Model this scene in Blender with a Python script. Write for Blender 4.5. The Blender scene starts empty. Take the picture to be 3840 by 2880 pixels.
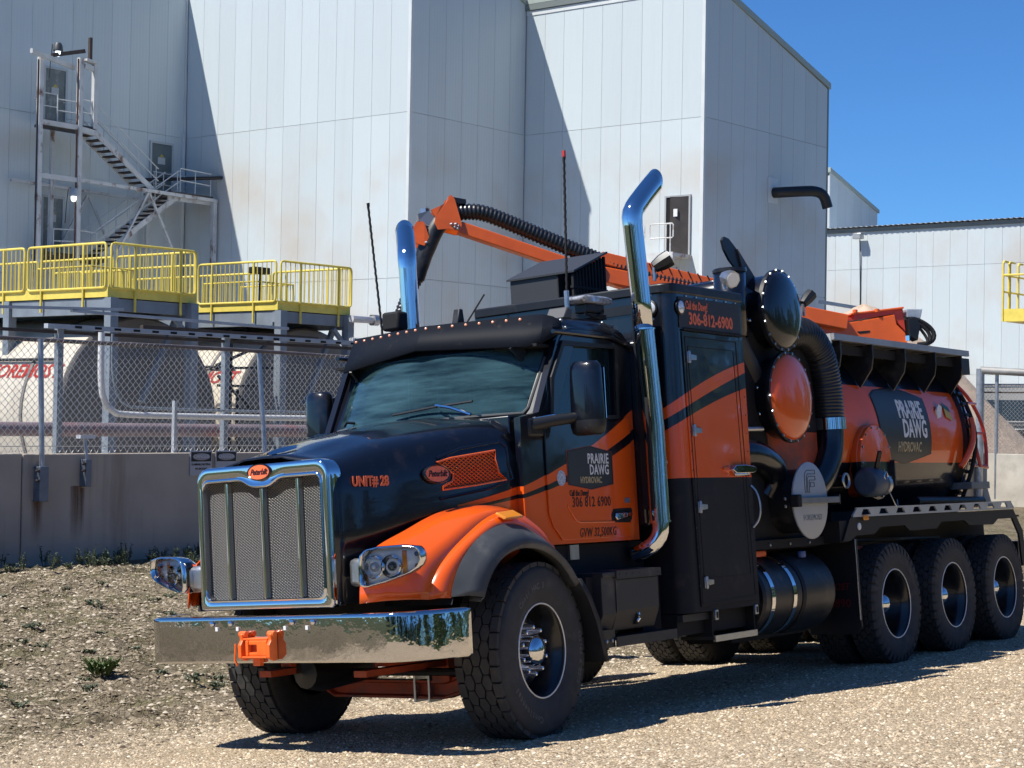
import bpy, bmesh, math, random
import numpy as np
from mathutils import Matrix, Vector, noise
from math import sin, cos, pi, radians, sqrt, atan2
S = bpy.context.scene
C = S.collection

# ------------------------------------------------------------------ camera, sky, sun, exposure
CAM = Vector((-9.246, -8.226, 2.1395))
cd = bpy.data.cameras.new('camera'); cam = bpy.data.objects.new('camera', cd); C.objects.link(cam)
cam.matrix_world = Matrix(((0.624086, -0.024334, -0.780976, CAM.x), (-0.781182, 0.001628, -0.624301, CAM.y),
                           (0.016463, 0.999703, -0.017994, CAM.z), (0, 0, 0, 1)))
cd.sensor_width = 36; cd.lens = 64.3; cd.clip_start = .1; cd.clip_end = 3000
S.camera = cam
SUN = Vector((-.65, .31, 1.0)).normalized()
wd = bpy.data.worlds.new('World'); S.world = wd; wd.use_nodes = True
wn = wd.node_tree; bgn = wn.nodes['Background']
sky = wn.nodes.new('ShaderNodeTexSky'); sky.sky_type = 'NISHITA'; sky.sun_disc = False
sky.sun_elevation = math.asin(SUN.z); sky.sun_rotation = atan2(SUN.x, SUN.y)
sky.altitude = 1500; sky.air_density = 1.0; sky.dust_density = .15; sky.ozone_density = 4.0
tint = wn.nodes.new('ShaderNodeMix'); tint.data_type = 'RGBA'; tint.blend_type = 'MULTIPLY'; tint.inputs[0].default_value = 1; tint.inputs[7].default_value = (.38, .69, 1.02, 1)   # deep polarised summer blue
wn.links.new(sky.outputs[0], tint.inputs[6]); wn.links.new(tint.outputs[2], bgn.inputs[0]); bgn.inputs[1].default_value = .092
sl = bpy.data.lights.new('sun', 'SUN'); sl.energy = 4.5; sl.angle = radians(.53); sl.color = (1, .965, .90)
so = bpy.data.objects.new('sun', sl); C.objects.link(so); so.location = (-30, 20, 50)
so.rotation_euler = SUN.to_track_quat('Z', 'Y').to_euler()
S.view_settings.view_transform = 'Standard'; S.view_settings.look = 'None'
S.view_settings.exposure = .50; S.view_settings.gamma = 1
S.view_settings.use_curve_mapping = False
S.cycles.use_denoising = True; S.cycles.max_bounces = 8; S.cycles.transparent_max_bounces = 24
S.cycles.sample_clamp_indirect = 6

# ------------------------------------------------------------------ materials
MT = {}
def sock(n, k): return n.inputs[k]
def mat(name, col=(.5, .5, .5), rough=.5, metal=0., coat=0., var=None, bump=None, spec=.5, emit=None, coords='Object', dirt=None):
    """var=(scale, amount, detail) mottles the colour; bump=(scale, strength, distance); dirt=(colour, scale, lo, hi, stretch)"""
    if name in MT: return MT[name]
    m = bpy.data.materials.new(name); m.use_nodes = True; MT[name] = m
    nt = m.node_tree; N = nt.nodes; L = nt.links; b = N['Principled BSDF']
    b.inputs['Base Color'].default_value = (*col, 1); b.inputs['Roughness'].default_value = rough
    b.inputs['Metallic'].default_value = metal; b.inputs['Coat Weight'].default_value = coat
    b.inputs['Coat Roughness'].default_value = .03; b.inputs['Specular IOR Level'].default_value = spec
    if emit: b.inputs['Emission Color'].default_value = (*emit[0], 1); b.inputs['Emission Strength'].default_value = emit[1]
    tc = None
    if var or bump or dirt:
        tc = N.new('ShaderNodeTexCoord')
    src = None
    if var:
        t = N.new('ShaderNodeTexNoise'); t.inputs['Scale'].default_value = var[0]; t.inputs['Detail'].default_value = var[2] if len(var) > 2 else 4
        L.new(tc.outputs[coords], t.inputs['Vector'])
        mr = N.new('ShaderNodeMapRange'); mr.inputs['From Min'].default_value = .3; mr.inputs['From Max'].default_value = .7
        mr.inputs['To Min'].default_value = 1 - var[1]; mr.inputs['To Max'].default_value = 1 + var[1]
        L.new(t.outputs[0], mr.inputs[0])
        mx = N.new('ShaderNodeMix'); mx.data_type = 'RGBA'; mx.blend_type = 'MULTIPLY'; mx.inputs[0].default_value = 1
        mx.inputs[6].default_value = (*col, 1); L.new(mr.outputs[0], mx.inputs[7]); src = mx.outputs[2]
        L.new(src, b.inputs['Base Color'])
        r2 = N.new('ShaderNodeMapRange'); r2.inputs['To Min'].default_value = max(.02, rough - .08); r2.inputs['To Max'].default_value = min(1, rough + .1)
        L.new(t.outputs[0], r2.inputs[0]); L.new(r2.outputs[0], b.inputs['Roughness'])
    if dirt:
        dc, dsc, lo, hi = dirt[:4]; st = dirt[4] if len(dirt) > 4 else (1, 1, 1)
        mp = N.new('ShaderNodeMapping'); mp.inputs['Scale'].default_value = st; L.new(tc.outputs[coords], mp.inputs[0])
        t = N.new('ShaderNodeTexNoise'); t.inputs['Scale'].default_value = dsc; t.inputs['Detail'].default_value = 6; t.inputs['Roughness'].default_value = .65
        L.new(mp.outputs[0], t.inputs['Vector'])
        mr = N.new('ShaderNodeMapRange'); mr.inputs['From Min'].default_value = lo; mr.inputs['From Max'].default_value = hi; L.new(t.outputs[0], mr.inputs[0])
        mx = N.new('ShaderNodeMix'); mx.data_type = 'RGBA'; L.new(mr.outputs[0], mx.inputs[0])
        if src: L.new(src, mx.inputs[6])
        else: mx.inputs[6].default_value = (*col, 1)
        mx.inputs[7].default_value = (*dc, 1); L.new(mx.outputs[2], b.inputs['Base Color'])
    if bump:
        t = N.new('ShaderNodeTexNoise'); t.inputs['Scale'].default_value = bump[0]; t.inputs['Detail'].default_value = 5
        L.new(tc.outputs[coords], t.inputs['Vector'])
        bp = N.new('ShaderNodeBump'); bp.inputs['Strength'].default_value = bump[1]; bp.inputs['Distance'].default_value = bump[2]
        L.new(t.outputs[0], bp.inputs['Height']); L.new(bp.outputs[0], b.inputs['Normal'])
    return m
def glass(name, tint, base=.04, alpha=.75, rough=.01, dust_sheen=0):
    """thin pane: mostly see-through, mirrors at glancing angles"""
    m = bpy.data.materials.new(name); m.use_nodes = True; MT[name] = m
    nt = m.node_tree; N = nt.nodes; L = nt.links; N.remove(N['Principled BSDF']); out = N['Material Output']
    tr = N.new('ShaderNodeBsdfTransparent'); tr.inputs[0].default_value = (*tint, 1)
    gl = N.new('ShaderNodeBsdfGlossy'); gl.inputs['Roughness'].default_value = rough
    df = N.new('ShaderNodeBsdfDiffuse'); df.inputs[0].default_value = (.10, .22, .25, 1)
    m0 = N.new('ShaderNodeMixShader'); m0.inputs[0].default_value = 1 - alpha; L.new(tr.outputs[0], m0.inputs[1]); L.new(df.outputs[0], m0.inputs[2])
    if dust_sheen:   # teal film painted in for reflected light, in wiped dust streaks
        tc = N.new('ShaderNodeTexCoord'); mp = N.new('ShaderNodeMapping'); mp.inputs['Scale'].default_value = (1.2, 1.0, 9); mp.inputs['Rotation'].default_value = (.18, 0, 0); L.new(tc.outputs['Object'], mp.inputs[0])
        t = N.new('ShaderNodeTexNoise'); t.inputs['Scale'].default_value = 1.6; t.inputs['Detail'].default_value = 7; t.inputs['Roughness'].default_value = .6; L.new(mp.outputs[0], t.inputs['Vector'])
        r = N.new('ShaderNodeMapRange'); r.inputs[1].default_value = .35; r.inputs[2].default_value = .7; r.inputs[3].default_value = (1 - alpha) * .45; r.inputs[4].default_value = (1 - alpha) * 2.3; L.new(t.outputs[0], r.inputs[0]); L.new(r.outputs[0], m0.inputs[0])
    fr = N.new('ShaderNodeFresnel'); fr.inputs[0].default_value = 1.6
    mx = N.new('ShaderNodeMixShader'); L.new(fr.outputs[0], mx.inputs[0]); L.new(m0.outputs[0], mx.inputs[1]); L.new(gl.outputs[0], mx.inputs[2])
    L.new(mx.outputs[0], out.inputs[0]); return m

# ------------------------------------------------------------------ mesh helpers
class MB:
    def __init__(s): s.v = []; s.f = []
    def add(s, vs, fs):
        o = len(s.v); s.v += [tuple(v) for v in vs]; s.f += [tuple(i + o for i in f) for f in fs]; return s
    def box(s, x0, x1, y0, y1, z0, z1):
        x0, x1 = min(x0, x1), max(x0, x1); y0, y1 = min(y0, y1), max(y0, y1); z0, z1 = min(z0, z1), max(z0, z1)
        return s.add([(x, y, z) for x in (x0, x1) for y in (y0, y1) for z in (z0, z1)],
                     [(0, 1, 3, 2), (4, 6, 7, 5), (0, 4, 5, 1), (2, 3, 7, 6), (0, 2, 6, 4), (1, 5, 7, 3)])
    def prism(s, poly, ax, a, b):
        def P(p, t): return {'x': (t, p[0], p[1]), 'y': (p[0], t, p[1]), 'z': (p[0], p[1], t)}[ax]
        n = len(poly)
        return s.add([P(p, a) for p in poly] + [P(p, b) for p in poly],
                     [tuple(range(n)), tuple(range(2 * n - 1, n - 1, -1))] + [(i, i + n, (i + 1) % n + n, (i + 1) % n) for i in range(n)])
    def bar(s, a, b, w, h=None, up=(0, 0, 1)):
        """rectangular bar from a to b, w wide sideways, h along up"""
        a = Vector(a); b = Vector(b); d = (b - a).normalized(); h = h or w
        u = Vector(up)
        if abs(d.dot(u)) > .98: u = Vector((1, 0, 0))
        r = d.cross(u).normalized(); u = r.cross(d)
        o = [(i * w / 2, j * h / 2) for i, j in ((-1, -1), (1, -1), (1, 1), (-1, 1))]
        return s.add([a + r * i + u * j for i, j in o] + [b + r * i + u * j for i, j in o],
                     [(3, 2, 1, 0), (4, 5, 6, 7), (0, 1, 5, 4), (1, 2, 6, 5), (2, 3, 7, 6), (3, 0, 4, 7)])
    def tube(s, pts, r, n=10, cap=True, closed=False):
        pts = [Vector(p) for p in pts]; m = len(pts); rs = r if isinstance(r, (list, tuple)) else [r] * m
        t0 = (pts[1] - pts[0]).normalized(); u = t0.orthogonal().normalized(); o = len(s.v)
        for i, p in enumerate(pts):
            if closed: t = (pts[(i + 1) % m] - pts[i - 1]).normalized()
            else: t = ((pts[min(i + 1, m - 1)] - p).normalized() + (p - pts[max(i - 1, 0)]).normalized()).normalized()
            u = (u - t * u.dot(t)).normalized(); w = t.cross(u)
            for k in range(n):
                a = 2 * pi * k / n; s.v.append(tuple(p + (u * cos(a) + w * sin(a)) * rs[i]))
        for i in range(m if closed else m - 1):
            i2 = (i + 1) % m
            for k in range(n):
                k2 = (k + 1) % n; s.f.append((o + i * n + k, o + i * n + k2, o + i2 * n + k2, o + i2 * n + k))
        if cap and not closed: s.f.append(tuple(o + k for k in range(n))[::-1]); s.f.append(tuple(o + (m - 1) * n + k for k in range(n)))
        return s
    def lathe(s, prof, c=(0, 0, 0), ax='y', n=32, a0=0, a1=2 * pi):
        """prof: (radius, height along the axis)"""
        o = len(s.v); full = abs(a1 - a0 - 2 * pi) < 1e-6; m = n if full else n + 1
        for r, h in prof:
            for k in range(m):
                a = a0 + (a1 - a0) * k / n; p, q = r * cos(a), r * sin(a)
                v = {'x': (h, p, q), 'y': (p, h, q), 'z': (p, q, h)}[ax]
                s.v.append((v[0] + c[0], v[1] + c[1], v[2] + c[2]))
        for i in range(len(prof) - 1):
            for k in range(n):
                k2 = (k + 1) % m; s.f.append((o + i * m + k, o + i * m + k2, o + (i + 1) * m + k2, o + (i + 1) * m + k))
        return s
    def loft(s, secs, closed=False, cap=False):
        n = len(secs[0]); o = len(s.v)
        for q in secs: s.v += [tuple(p) for p in q]
        for i in range(len(secs) - 1):
            for k in range(n if closed else n - 1):
                k2 = (k + 1) % n; s.f.append((o + i * n + k, o + i * n + k2, o + (i + 1) * n + k2, o + (i + 1) * n + k))
        if cap: s.f.append(tuple(o + k for k in range(n))[::-1]); s.f.append(tuple(o + (len(secs) - 1) * n + k for k in range(n)))
        return s
    def mesh(s, name, angle=38, smooth=True):
        me = bpy.data.meshes.new(name); me.from_pydata(s.v, [], s.f)
        bm = bmesh.new(); bm.from_mesh(me); bmesh.ops.recalc_face_normals(bm, faces=bm.faces); bm.to_mesh(me); bm.free()
        if smooth:
            me.polygons.foreach_set('use_smooth', [True] * len(me.polygons)); me.set_sharp_from_angle(angle=radians(angle))
        me.update(); return me
    def build(s, name, m, parent=None, bevel=0, angle=38, smooth=True, kind=None, label=None, seg=2, wall=0):
        return link(name, s.mesh(name, angle, smooth), m, parent, bevel, kind, label, seg, wall)
def link(name, me, m, parent=None, bevel=0, kind=None, label=None, seg=2, wall=0):
    o = bpy.data.objects.new(name, me)
    if m and not me.materials: me.materials.append(m)
    C.objects.link(o)
    if parent: o.parent = parent
    if wall: q = o.modifiers.new('t', 'SOLIDIFY'); q.thickness = wall; q.offset = 0
    if bevel:
        q = o.modifiers.new('b', 'BEVEL'); q.width = bevel; q.segments = seg; q.limit_method = 'ANGLE'; q.angle_limit = radians(40); q.harden_normals = False
    if kind: o['kind'] = kind
    if label: o['label'] = label
    return o
def npmesh(name, v, f):
    """fast mesh from numpy arrays, all faces the same size"""
    me = bpy.data.meshes.new(name); v = np.asarray(v, np.float32); f = np.asarray(f, np.int32); k = f.shape[1]
    me.vertices.add(len(v)); me.vertices.foreach_set('co', v.ravel())
    me.loops.add(f.size); me.loops.foreach_set('vertex_index', f.ravel())
    me.polygons.add(len(f)); me.polygons.foreach_set('loop_start', np.arange(0, f.size, k, dtype=np.int32)); me.polygons.foreach_set('loop_total', np.full(len(f), k, np.int32))
    me.update(calc_edges=True); me.validate(); return me
def tag(o, label=None, cat=None, group=None, kind=None):
    if label: o['label'] = label
    if cat: o['category'] = cat
    if group: o['group'] = group
    if kind: o['kind'] = kind
    return o
def thing(name, label, cat, loc=(0, 0, 0), group=None, mw=None):
    o = bpy.data.objects.new(name, None); C.objects.link(o); o.empty_display_size = .3
    if mw is not None: o.matrix_world = mw
    else: o.location = loc
    return tag(o, label, cat, group)
def dup(o, parent=None, **k):
    c = o.copy(); C.objects.link(c); c.parent = parent
    for ch in [x for x in bpy.data.objects if x.parent == o]: dup(ch, c)
    return c
def copy_part(o, parent, loc=(0, 0, 0), rz=0, mw=None):
    c = o.copy(); C.objects.link(c); c.parent = parent
    if mw is not None: c.matrix_local = mw
    else: c.location = loc; c.rotation_euler.z = rz
    return c
def text(name, s, size, loc, xd, up, m, parent, depth=.0012, bold=0., sx=1., shear=0., align='CENTER', fn=None, ls=1., kind=None):
    cu = bpy.data.curves.new(name, 'FONT'); cu.body = s; cu.size = size; cu.extrude = depth; cu.offset = bold; cu.align_x = align; cu.shear = shear
    cu.align_y = 'CENTER'; cu.resolution_u = 2; cu.space_character = ls
    o = bpy.data.objects.new(name, cu); C.objects.link(o)
    me = bpy.data.meshes.new_from_object(o.evaluated_get(bpy.context.evaluated_depsgraph_get())); C.objects.unlink(o); bpy.data.objects.remove(o)
    X = Vector(xd).normalized(); U = Vector(up).normalized(); Nn = X.cross(U); L = Vector(loc)
    for v in me.vertices:
        p = L + X * v.co.x * sx + U * v.co.y + Nn * v.co.z
        v.co = fn(p) if fn else p
    me.materials.clear(); return link(name, me, m, parent, kind=kind)
def resamp(P, n):
    P = np.array(P, float); d = np.r_[0, np.cumsum(np.linalg.norm(np.diff(P, axis=0), axis=1))]; t = np.linspace(0, d[-1], n)
    return np.c_[tuple(np.interp(t, d, P[:, k]) for k in range(P.shape[1]))]
def smoothc(P, n, it=2):
    P = np.array(P, float)
    for _ in range(it):
        Q = [P[0]]
        for a, b in zip(P[:-1], P[1:]): Q += [a * .75 + b * .25, a * .25 + b * .75]
        Q.append(P[-1]); P = np.array(Q)
    return resamp(P, n)
def arc(c, r, a0, a1, n): return [(c[0] + r * cos(a0 + (a1 - a0) * i / n), c[1] + r * sin(a0 + (a1 - a0) * i / n)) for i in range(n + 1)]
# ------------------------------------------------------------------ shared materials
CON = mat('concrete_cast', (.44, .375, .30), .9, var=(1.2, .12, 6), bump=(60, .35, .004), dirt=((.28, .22, .165), 1.1, .5, .75, (2.2, 2.2, .22)))
GALV = mat('galvanised_steel', (.42, .43, .44), .38, .75, var=(9, .18, 4))
WIRE = mat('galvanised_wire', (.50, .50, .48), .4, .5)
YEL = mat('yellow_paint', (.74, .58, .10), .45, var=(5, .1, 4), dirt=((.5, .38, .12), 5, .6, .8))
STG = mat('grey_steel', (.19, .22, .25), .5, var=(3, .14, 4))
STGL = mat('light_grey_steel', (.36, .39, .42), .55, var=(3, .12, 4))
RUST = mat('weathered_white_steel', (.55, .55, .53), .6, var=(3, .12, 5), dirt=((.22, .10, .06), 2.6, .52, .66, (1, 1, .6)))
DRUST = mat('dark_rusty_steel', (.05, .035, .03), .7, var=(6, .3, 4))
CLADW = (.535, .59, .60)
def clad_mat(name, stain):
    m = mat(name, CLADW, .55, spec=.3)
    nt = m.node_tree; N = nt.nodes; L = nt.links; b = N['Principled BSDF']
    g = N.new('ShaderNodeNewGeometry'); oi = N.new('ShaderNodeObjectInfo')
    t = N.new('ShaderNodeTexNoise'); t.inputs['Scale'].default_value = .33; t.inputs['Detail'].default_value = 5; L.new(g.outputs['Position'], t.inputs['Vector'])
    mp = N.new('ShaderNodeMapping'); mp.inputs['Scale'].default_value = (2.5, 2.5, .16); L.new(g.outputs['Position'], mp.inputs[0])
    t2 = N.new('ShaderNodeTexNoise'); t2.inputs['Scale'].default_value = 1.0; t2.inputs['Detail'].default_value = 7; t2.inputs['Roughness'].default_value = .7; L.new(mp.outputs[0], t2.inputs['Vector'])
    r1 = N.new('ShaderNodeMapRange'); r1.inputs['From Min'].default_value = .45; r1.inputs['From Max'].default_value = .72; r1.inputs['To Max'].default_value = stain; L.new(t.outputs[0], r1.inputs[0])
    # tan dust drifts below the upper seam
    sp = N.new('ShaderNodeSeparateXYZ'); L.new(g.outputs['Position'], sp.inputs[0])
    zb = N.new('ShaderNodeMapRange'); zb.inputs['From Min'].default_value = 12.85; zb.inputs['From Max'].default_value = 10.8; zb.interpolation_type = 'SMOOTHSTEP'; L.new(sp.outputs[2], zb.inputs[0])
    mm = N.new('ShaderNodeMath'); mm.operation = 'MULTIPLY'; L.new(r1.outputs[0], mm.inputs[0]); L.new(zb.outputs[0], mm.inputs[1])
    c1 = N.new('ShaderNodeMix'); c1.data_type = 'RGBA'; c1.inputs[6].default_value = (*CLADW, 1); c1.inputs[7].default_value = (.50, .45, .385, 1); L.new(mm.outputs[0], c1.inputs[0])
    r2 = N.new('ShaderNodeMapRange'); r2.inputs['From Min'].default_value = .5; r2.inputs['From Max'].default_value = .8; r2.inputs['To Max'].default_value = .5; L.new(t2.outputs[0], r2.inputs[0])
    c2 = N.new('ShaderNodeMix'); c2.data_type = 'RGBA'; c2.inputs[7].default_value = (.50, .52, .525, 1); L.new(c1.outputs[2], c2.inputs[6]); L.new(r2.outputs[0], c2.inputs[0])
    v = N.new('ShaderNodeMapRange'); v.inputs['To Min'].default_value = .955; v.inputs['To Max'].default_value = 1.02; L.new(oi.outputs['Random'], v.inputs[0])
    c3 = N.new('ShaderNodeMix'); c3.data_type = 'RGBA'; c3.blend_type = 'MULTIPLY'; c3.inputs[0].default_value = 1; L.new(c2.outputs[2], c3.inputs[6]); L.new(v.outputs[0], c3.inputs[7])
    L.new(c3.outputs[2], b.inputs['Base Color'])
    # shallow pressed ribs across each sheet
    ad = N.new('ShaderNodeMath'); L.new(sp.outputs[0], ad.inputs[0]); L.new(sp.outputs[1], ad.inputs[1])
    wv = N.new('ShaderNodeMath'); wv.operation = 'MULTIPLY'; wv.inputs[1].default_value = 2 * pi / .1525; L.new(ad.outputs[0], wv.inputs[0])
    sn = N.new('ShaderNodeMath'); sn.operation = 'SINE'; L.new(wv.outputs[0], sn.inputs[0])
    bp = N.new('ShaderNodeBump'); bp.inputs['Strength'].default_value = .08; bp.inputs['Distance'].default_value = .01; L.new(sn.outputs[0], bp.inputs['Height']); L.new(bp.outputs[0], b.inputs['Normal'])
    return m
CLAD = clad_mat('white_wall_sheet', .75); CLADB = mat('sheet_backing', (.46, .48, .48), .8); TRIM = mat('corner_flashing', (.60, .62, .61), .5, var=(1, .08))
DARKTRIM = mat('roof_edge_metal', (.16, .18, .17), .5)

# ------------------------------------------------------------------ ground
def plane_z(x, y): return -(.0065 * x + .0945 * y) / .9955
def gz(x, y):
    x = np.asarray(x, float); y = np.asarray(y, float)
    yy = np.where(y < -3, -3 - 3.0 * (1 - np.exp((y + 3) / 3.0)), y)
    yn = np.minimum(yy, 2.2); z = -(.0065 * np.clip(x, -25, 25) + .0945 * yn) / .9955
    t = np.clip((y - 2.2) / 7.5, 0, 1); t = t * t * (3 - 2 * t)
    return z * (1 - t) + t * .0 * z
def nz(x, y, s, seed=0): # cheap vectorised value noise
    xi = np.floor(x * s).astype(int); yi = np.floor(y * s).astype(int); fx = x * s - xi; fy = y * s - yi
    h = lambda a, b: ((np.sin(a * 127.1 + b * 311.7 + seed * 74.7) * 43758.5453) % 1)
    fx = fx * fx * (3 - 2 * fx); fy = fy * fy * (3 - 2 * fy)
    return (h(xi, yi) * (1 - fx) + h(xi + 1, yi) * fx) * (1 - fy) + (h(xi, yi + 1) * (1 - fx) + h(xi + 1, yi + 1) * fx) * fy - .5
def rough(x, y):
    k = np.clip((y - 1.6 + nz(x, y, .6, 5) * 1.2) / 1.5, 0, 1) * np.clip((12.3 - y) / .4, 0, 1)
    near = np.exp(-((x - 3) / 26) ** 2)
    d = (nz(x, y, 1.1, 1) * .09 + nz(x, y, 3.3, 2) * .07 + nz(x, y, 8.5, 3) * .06 + nz(x, y, 17, 4) * .035) * k
    r = (nz(x, y, 1.7, 7) * .008 + nz(x, y, 6.5, 8) * .008 + nz(x, y, 15, 9) * .006) * (1 - k)
    rut = (nz(x * .25, y, 2.6, 12) * .014) * (1 - k) * (y < -1.3)
    return (d + r + rut) * near
def ground_z(x, y): return gz(x, y) + rough(x, y)
def axis_pts(a, b, st, lim, grow=1.22):
    p = list(np.arange(a, b + 1e-6, st)); q = st
    while p[-1] < lim: q *= grow; p.append(p[-1] + q)
    q = st; L = []
    e = a
    while e > -lim: q *= grow; e -= q; L.append(e)
    return np.array(L[::-1] + p)
gx = axis_pts(-9, 14, .055, 900); gy = axis_pts(-6.5, 12.6, .055, 900)
X, Y = np.meshgrid(gx, gy, indexing='ij'); Z = ground_z(X, Y)
nx, ny = X.shape; idx = np.arange(nx * ny).reshape(nx, ny)
F = np.stack([idx[:-1, :-1], idx[1:, :-1], idx[1:, 1:], idx[:-1, 1:]], -1).reshape(-1, 4)
gme = npmesh('ground', np.stack([X, Y, Z], -1).reshape(-1, 3), F)
gme.polygons.foreach_set('use_smooth', [True] * len(gme.polygons))
gm = bpy.data.materials.new('gravel_and_dirt'); gm.use_nodes = True
def ground_nodes(m):
    nt = m.node_tree; N = nt.nodes; L = nt.links; b = N['Principled BSDF']; b.inputs['Roughness'].default_value = .95; b.inputs['Specular IOR Level'].default_value = .15
    g = N.new('ShaderNodeNewGeometry'); P = g.outputs['Position']
    def noise_(sc, det=5, r=.55):
        t = N.new('ShaderNodeTexNoise'); t.inputs['Scale'].default_value = sc; t.inputs['Detail'].default_value = det; t.inputs['Roughness'].default_value = r; L.new(P, t.inputs['Vector']); return t.outputs[0]
    def mr(s, a, b_, c=0, d=1):
        q = N.new('ShaderNodeMapRange'); q.inputs[1].default_value = a; q.inputs[2].default_value = b_; q.inputs[3].default_value = c; q.inputs[4].default_value = d; L.new(s, q.inputs[0]); return q.outputs[0]
    def mix(f, a, b_, mode='MIX'):
        q = N.new('ShaderNodeMix'); q.data_type = 'RGBA'; q.blend_type = mode
        if isinstance(f, (int, float)): q.inputs[0].default_value = f
        else: L.new(f, q.inputs[0])
        for i, c in ((6, a), (7, b_)):
            if isinstance(c, tuple): q.inputs[i].default_value = (*c, 1)
            else: L.new(c, q.inputs[i])
        return q.outputs[2]
    def math_(op, a, b_=None):
        q = N.new('ShaderNodeMath'); q.operation = op
        for i, c in ((0, a), (1, b_)):
            if c is None: continue
            if isinstance(c, (int, float)): q.inputs[i].default_value = c
            else: L.new(c, q.inputs[i])
        return q.outputs[0]
    vo = N.new('ShaderNodeTexVoronoi'); vo.inputs['Scale'].default_value = 52; L.new(P, vo.inputs['Vector'])
    vs = N.new('ShaderNodeSeparateColor'); L.new(vo.outputs['Color'], vs.inputs[0])
    peb = N.new('ShaderNodeValToRGB'); L.new(vs.outputs[0], peb.inputs[0]); e = peb.color_ramp.elements
    e[0].position = 0; e[0].color = (.19, .13, .08, 1); e[1].position = 1; e[1].color = (.74, .63, .46, 1)
    for p, c in ((.35, (.42, .32, .205, 1)), (.7, (.56, .44, .30, 1))): q = e.new(p); q.color = c
    gravel = mix(mr(noise_(1.3), .4, .68), peb.outputs[0], (.48, .375, .25))
    gravel = mix(mr(noise_(120, 3), .3, .7, 0, .35), gravel, (.22, .17, .12))
    gravel = mix(math_('MULTIPLY', mr(noise_(.45, 3), .45, .7), .5), gravel, (.37, .285, .18))
    dirt = mix(mr(noise_(2.2, 6, .65), .38, .62), (.135, .105, .065), (.30, .24, .155))
    dirt = mix(mr(noise_(14, 6, .7), .45, .7, 0, .8), dirt, (.40, .33, .23))
    dirt = mix(mr(noise_(.9, 6, .65), .48, .66, 0, .6), dirt, (.15, .15, .05))
    sp = N.new('ShaderNodeSeparateXYZ'); L.new(P, sp.inputs[0])
    ed = N.new('ShaderNodeTexVoronoi'); ed.feature = 'DISTANCE_TO_EDGE'; ed.inputs['Scale'].default_value = 13; wp = N.new('ShaderNodeMix'); wp.data_type = 'RGBA'; wp.blend_type = 'ADD'; wp.inputs[0].default_value = .10
    wn_ = N.new('ShaderNodeTexNoise'); wn_.inputs['Scale'].default_value = 9; wn_.inputs['Detail'].default_value = 6; L.new(P, wn_.inputs['Vector']); L.new(P, wp.inputs[6]); L.new(wn_.outputs['Color'], wp.inputs[7]); L.new(wp.outputs[2], ed.inputs['Vector'])
    crack = mr(ed.outputs['Distance'], 0, .045, 1, 0)
    dirt = mix(math_('MULTIPLY', crack, .75), dirt, (.05, .038, .026))
    yy = math_('ADD', sp.outputs[1], mr(noise_(.7, 5), .2, .8, -1.2, 1.2))
    k = mr(yy, 1.1, 3.0)
    base = mix(k, gravel, dirt)
    base = mix(mr(sp.outputs[1], 12.5, 12.9), base, mix(mr(noise_(.8), .3, .7), (.62, .57, .50), (.50, .46, .41)))     # unseen crushed stone in the plant yard, pale to bounce light onto shaded walls
    far = math_('MAXIMUM', mr(sp.outputs[0], -13, -15), mr(math_('ADD', sp.outputs[1], mr(noise_(.5), .2, .8, -1, 1)), -13, -15))
    base = mix(far, base, mix(mr(noise_(3), .3, .7), (.035, .055, .018), (.085, .10, .035)))                # rough grass across the road
    L.new(base, b.inputs['Base Color'])
    h = math_('ADD', math_('MULTIPLY', mr(vo.outputs['Distance'], 0, .6, 1, 0), math_('SUBTRACT', 1.0, math_('MULTIPLY', k, .6))), math_('MULTIPLY', noise_(25, 8, .7), math_('ADD', .7, math_('MULTIPLY', k, 2.6))))
    h = math_('SUBTRACT', h, math_('MULTIPLY', math_('MULTIPLY', crack, k), 1.5))
    bp = N.new('ShaderNodeBump'); bp.inputs['Strength'].default_value = 1; bp.inputs['Distance'].default_value = .013; L.new(h, bp.inputs['Height']); L.new(bp.outputs[0], b.inputs['Normal'])
ground_nodes(gm)
tag(link('ground', gme, gm), kind='structure')
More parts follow.
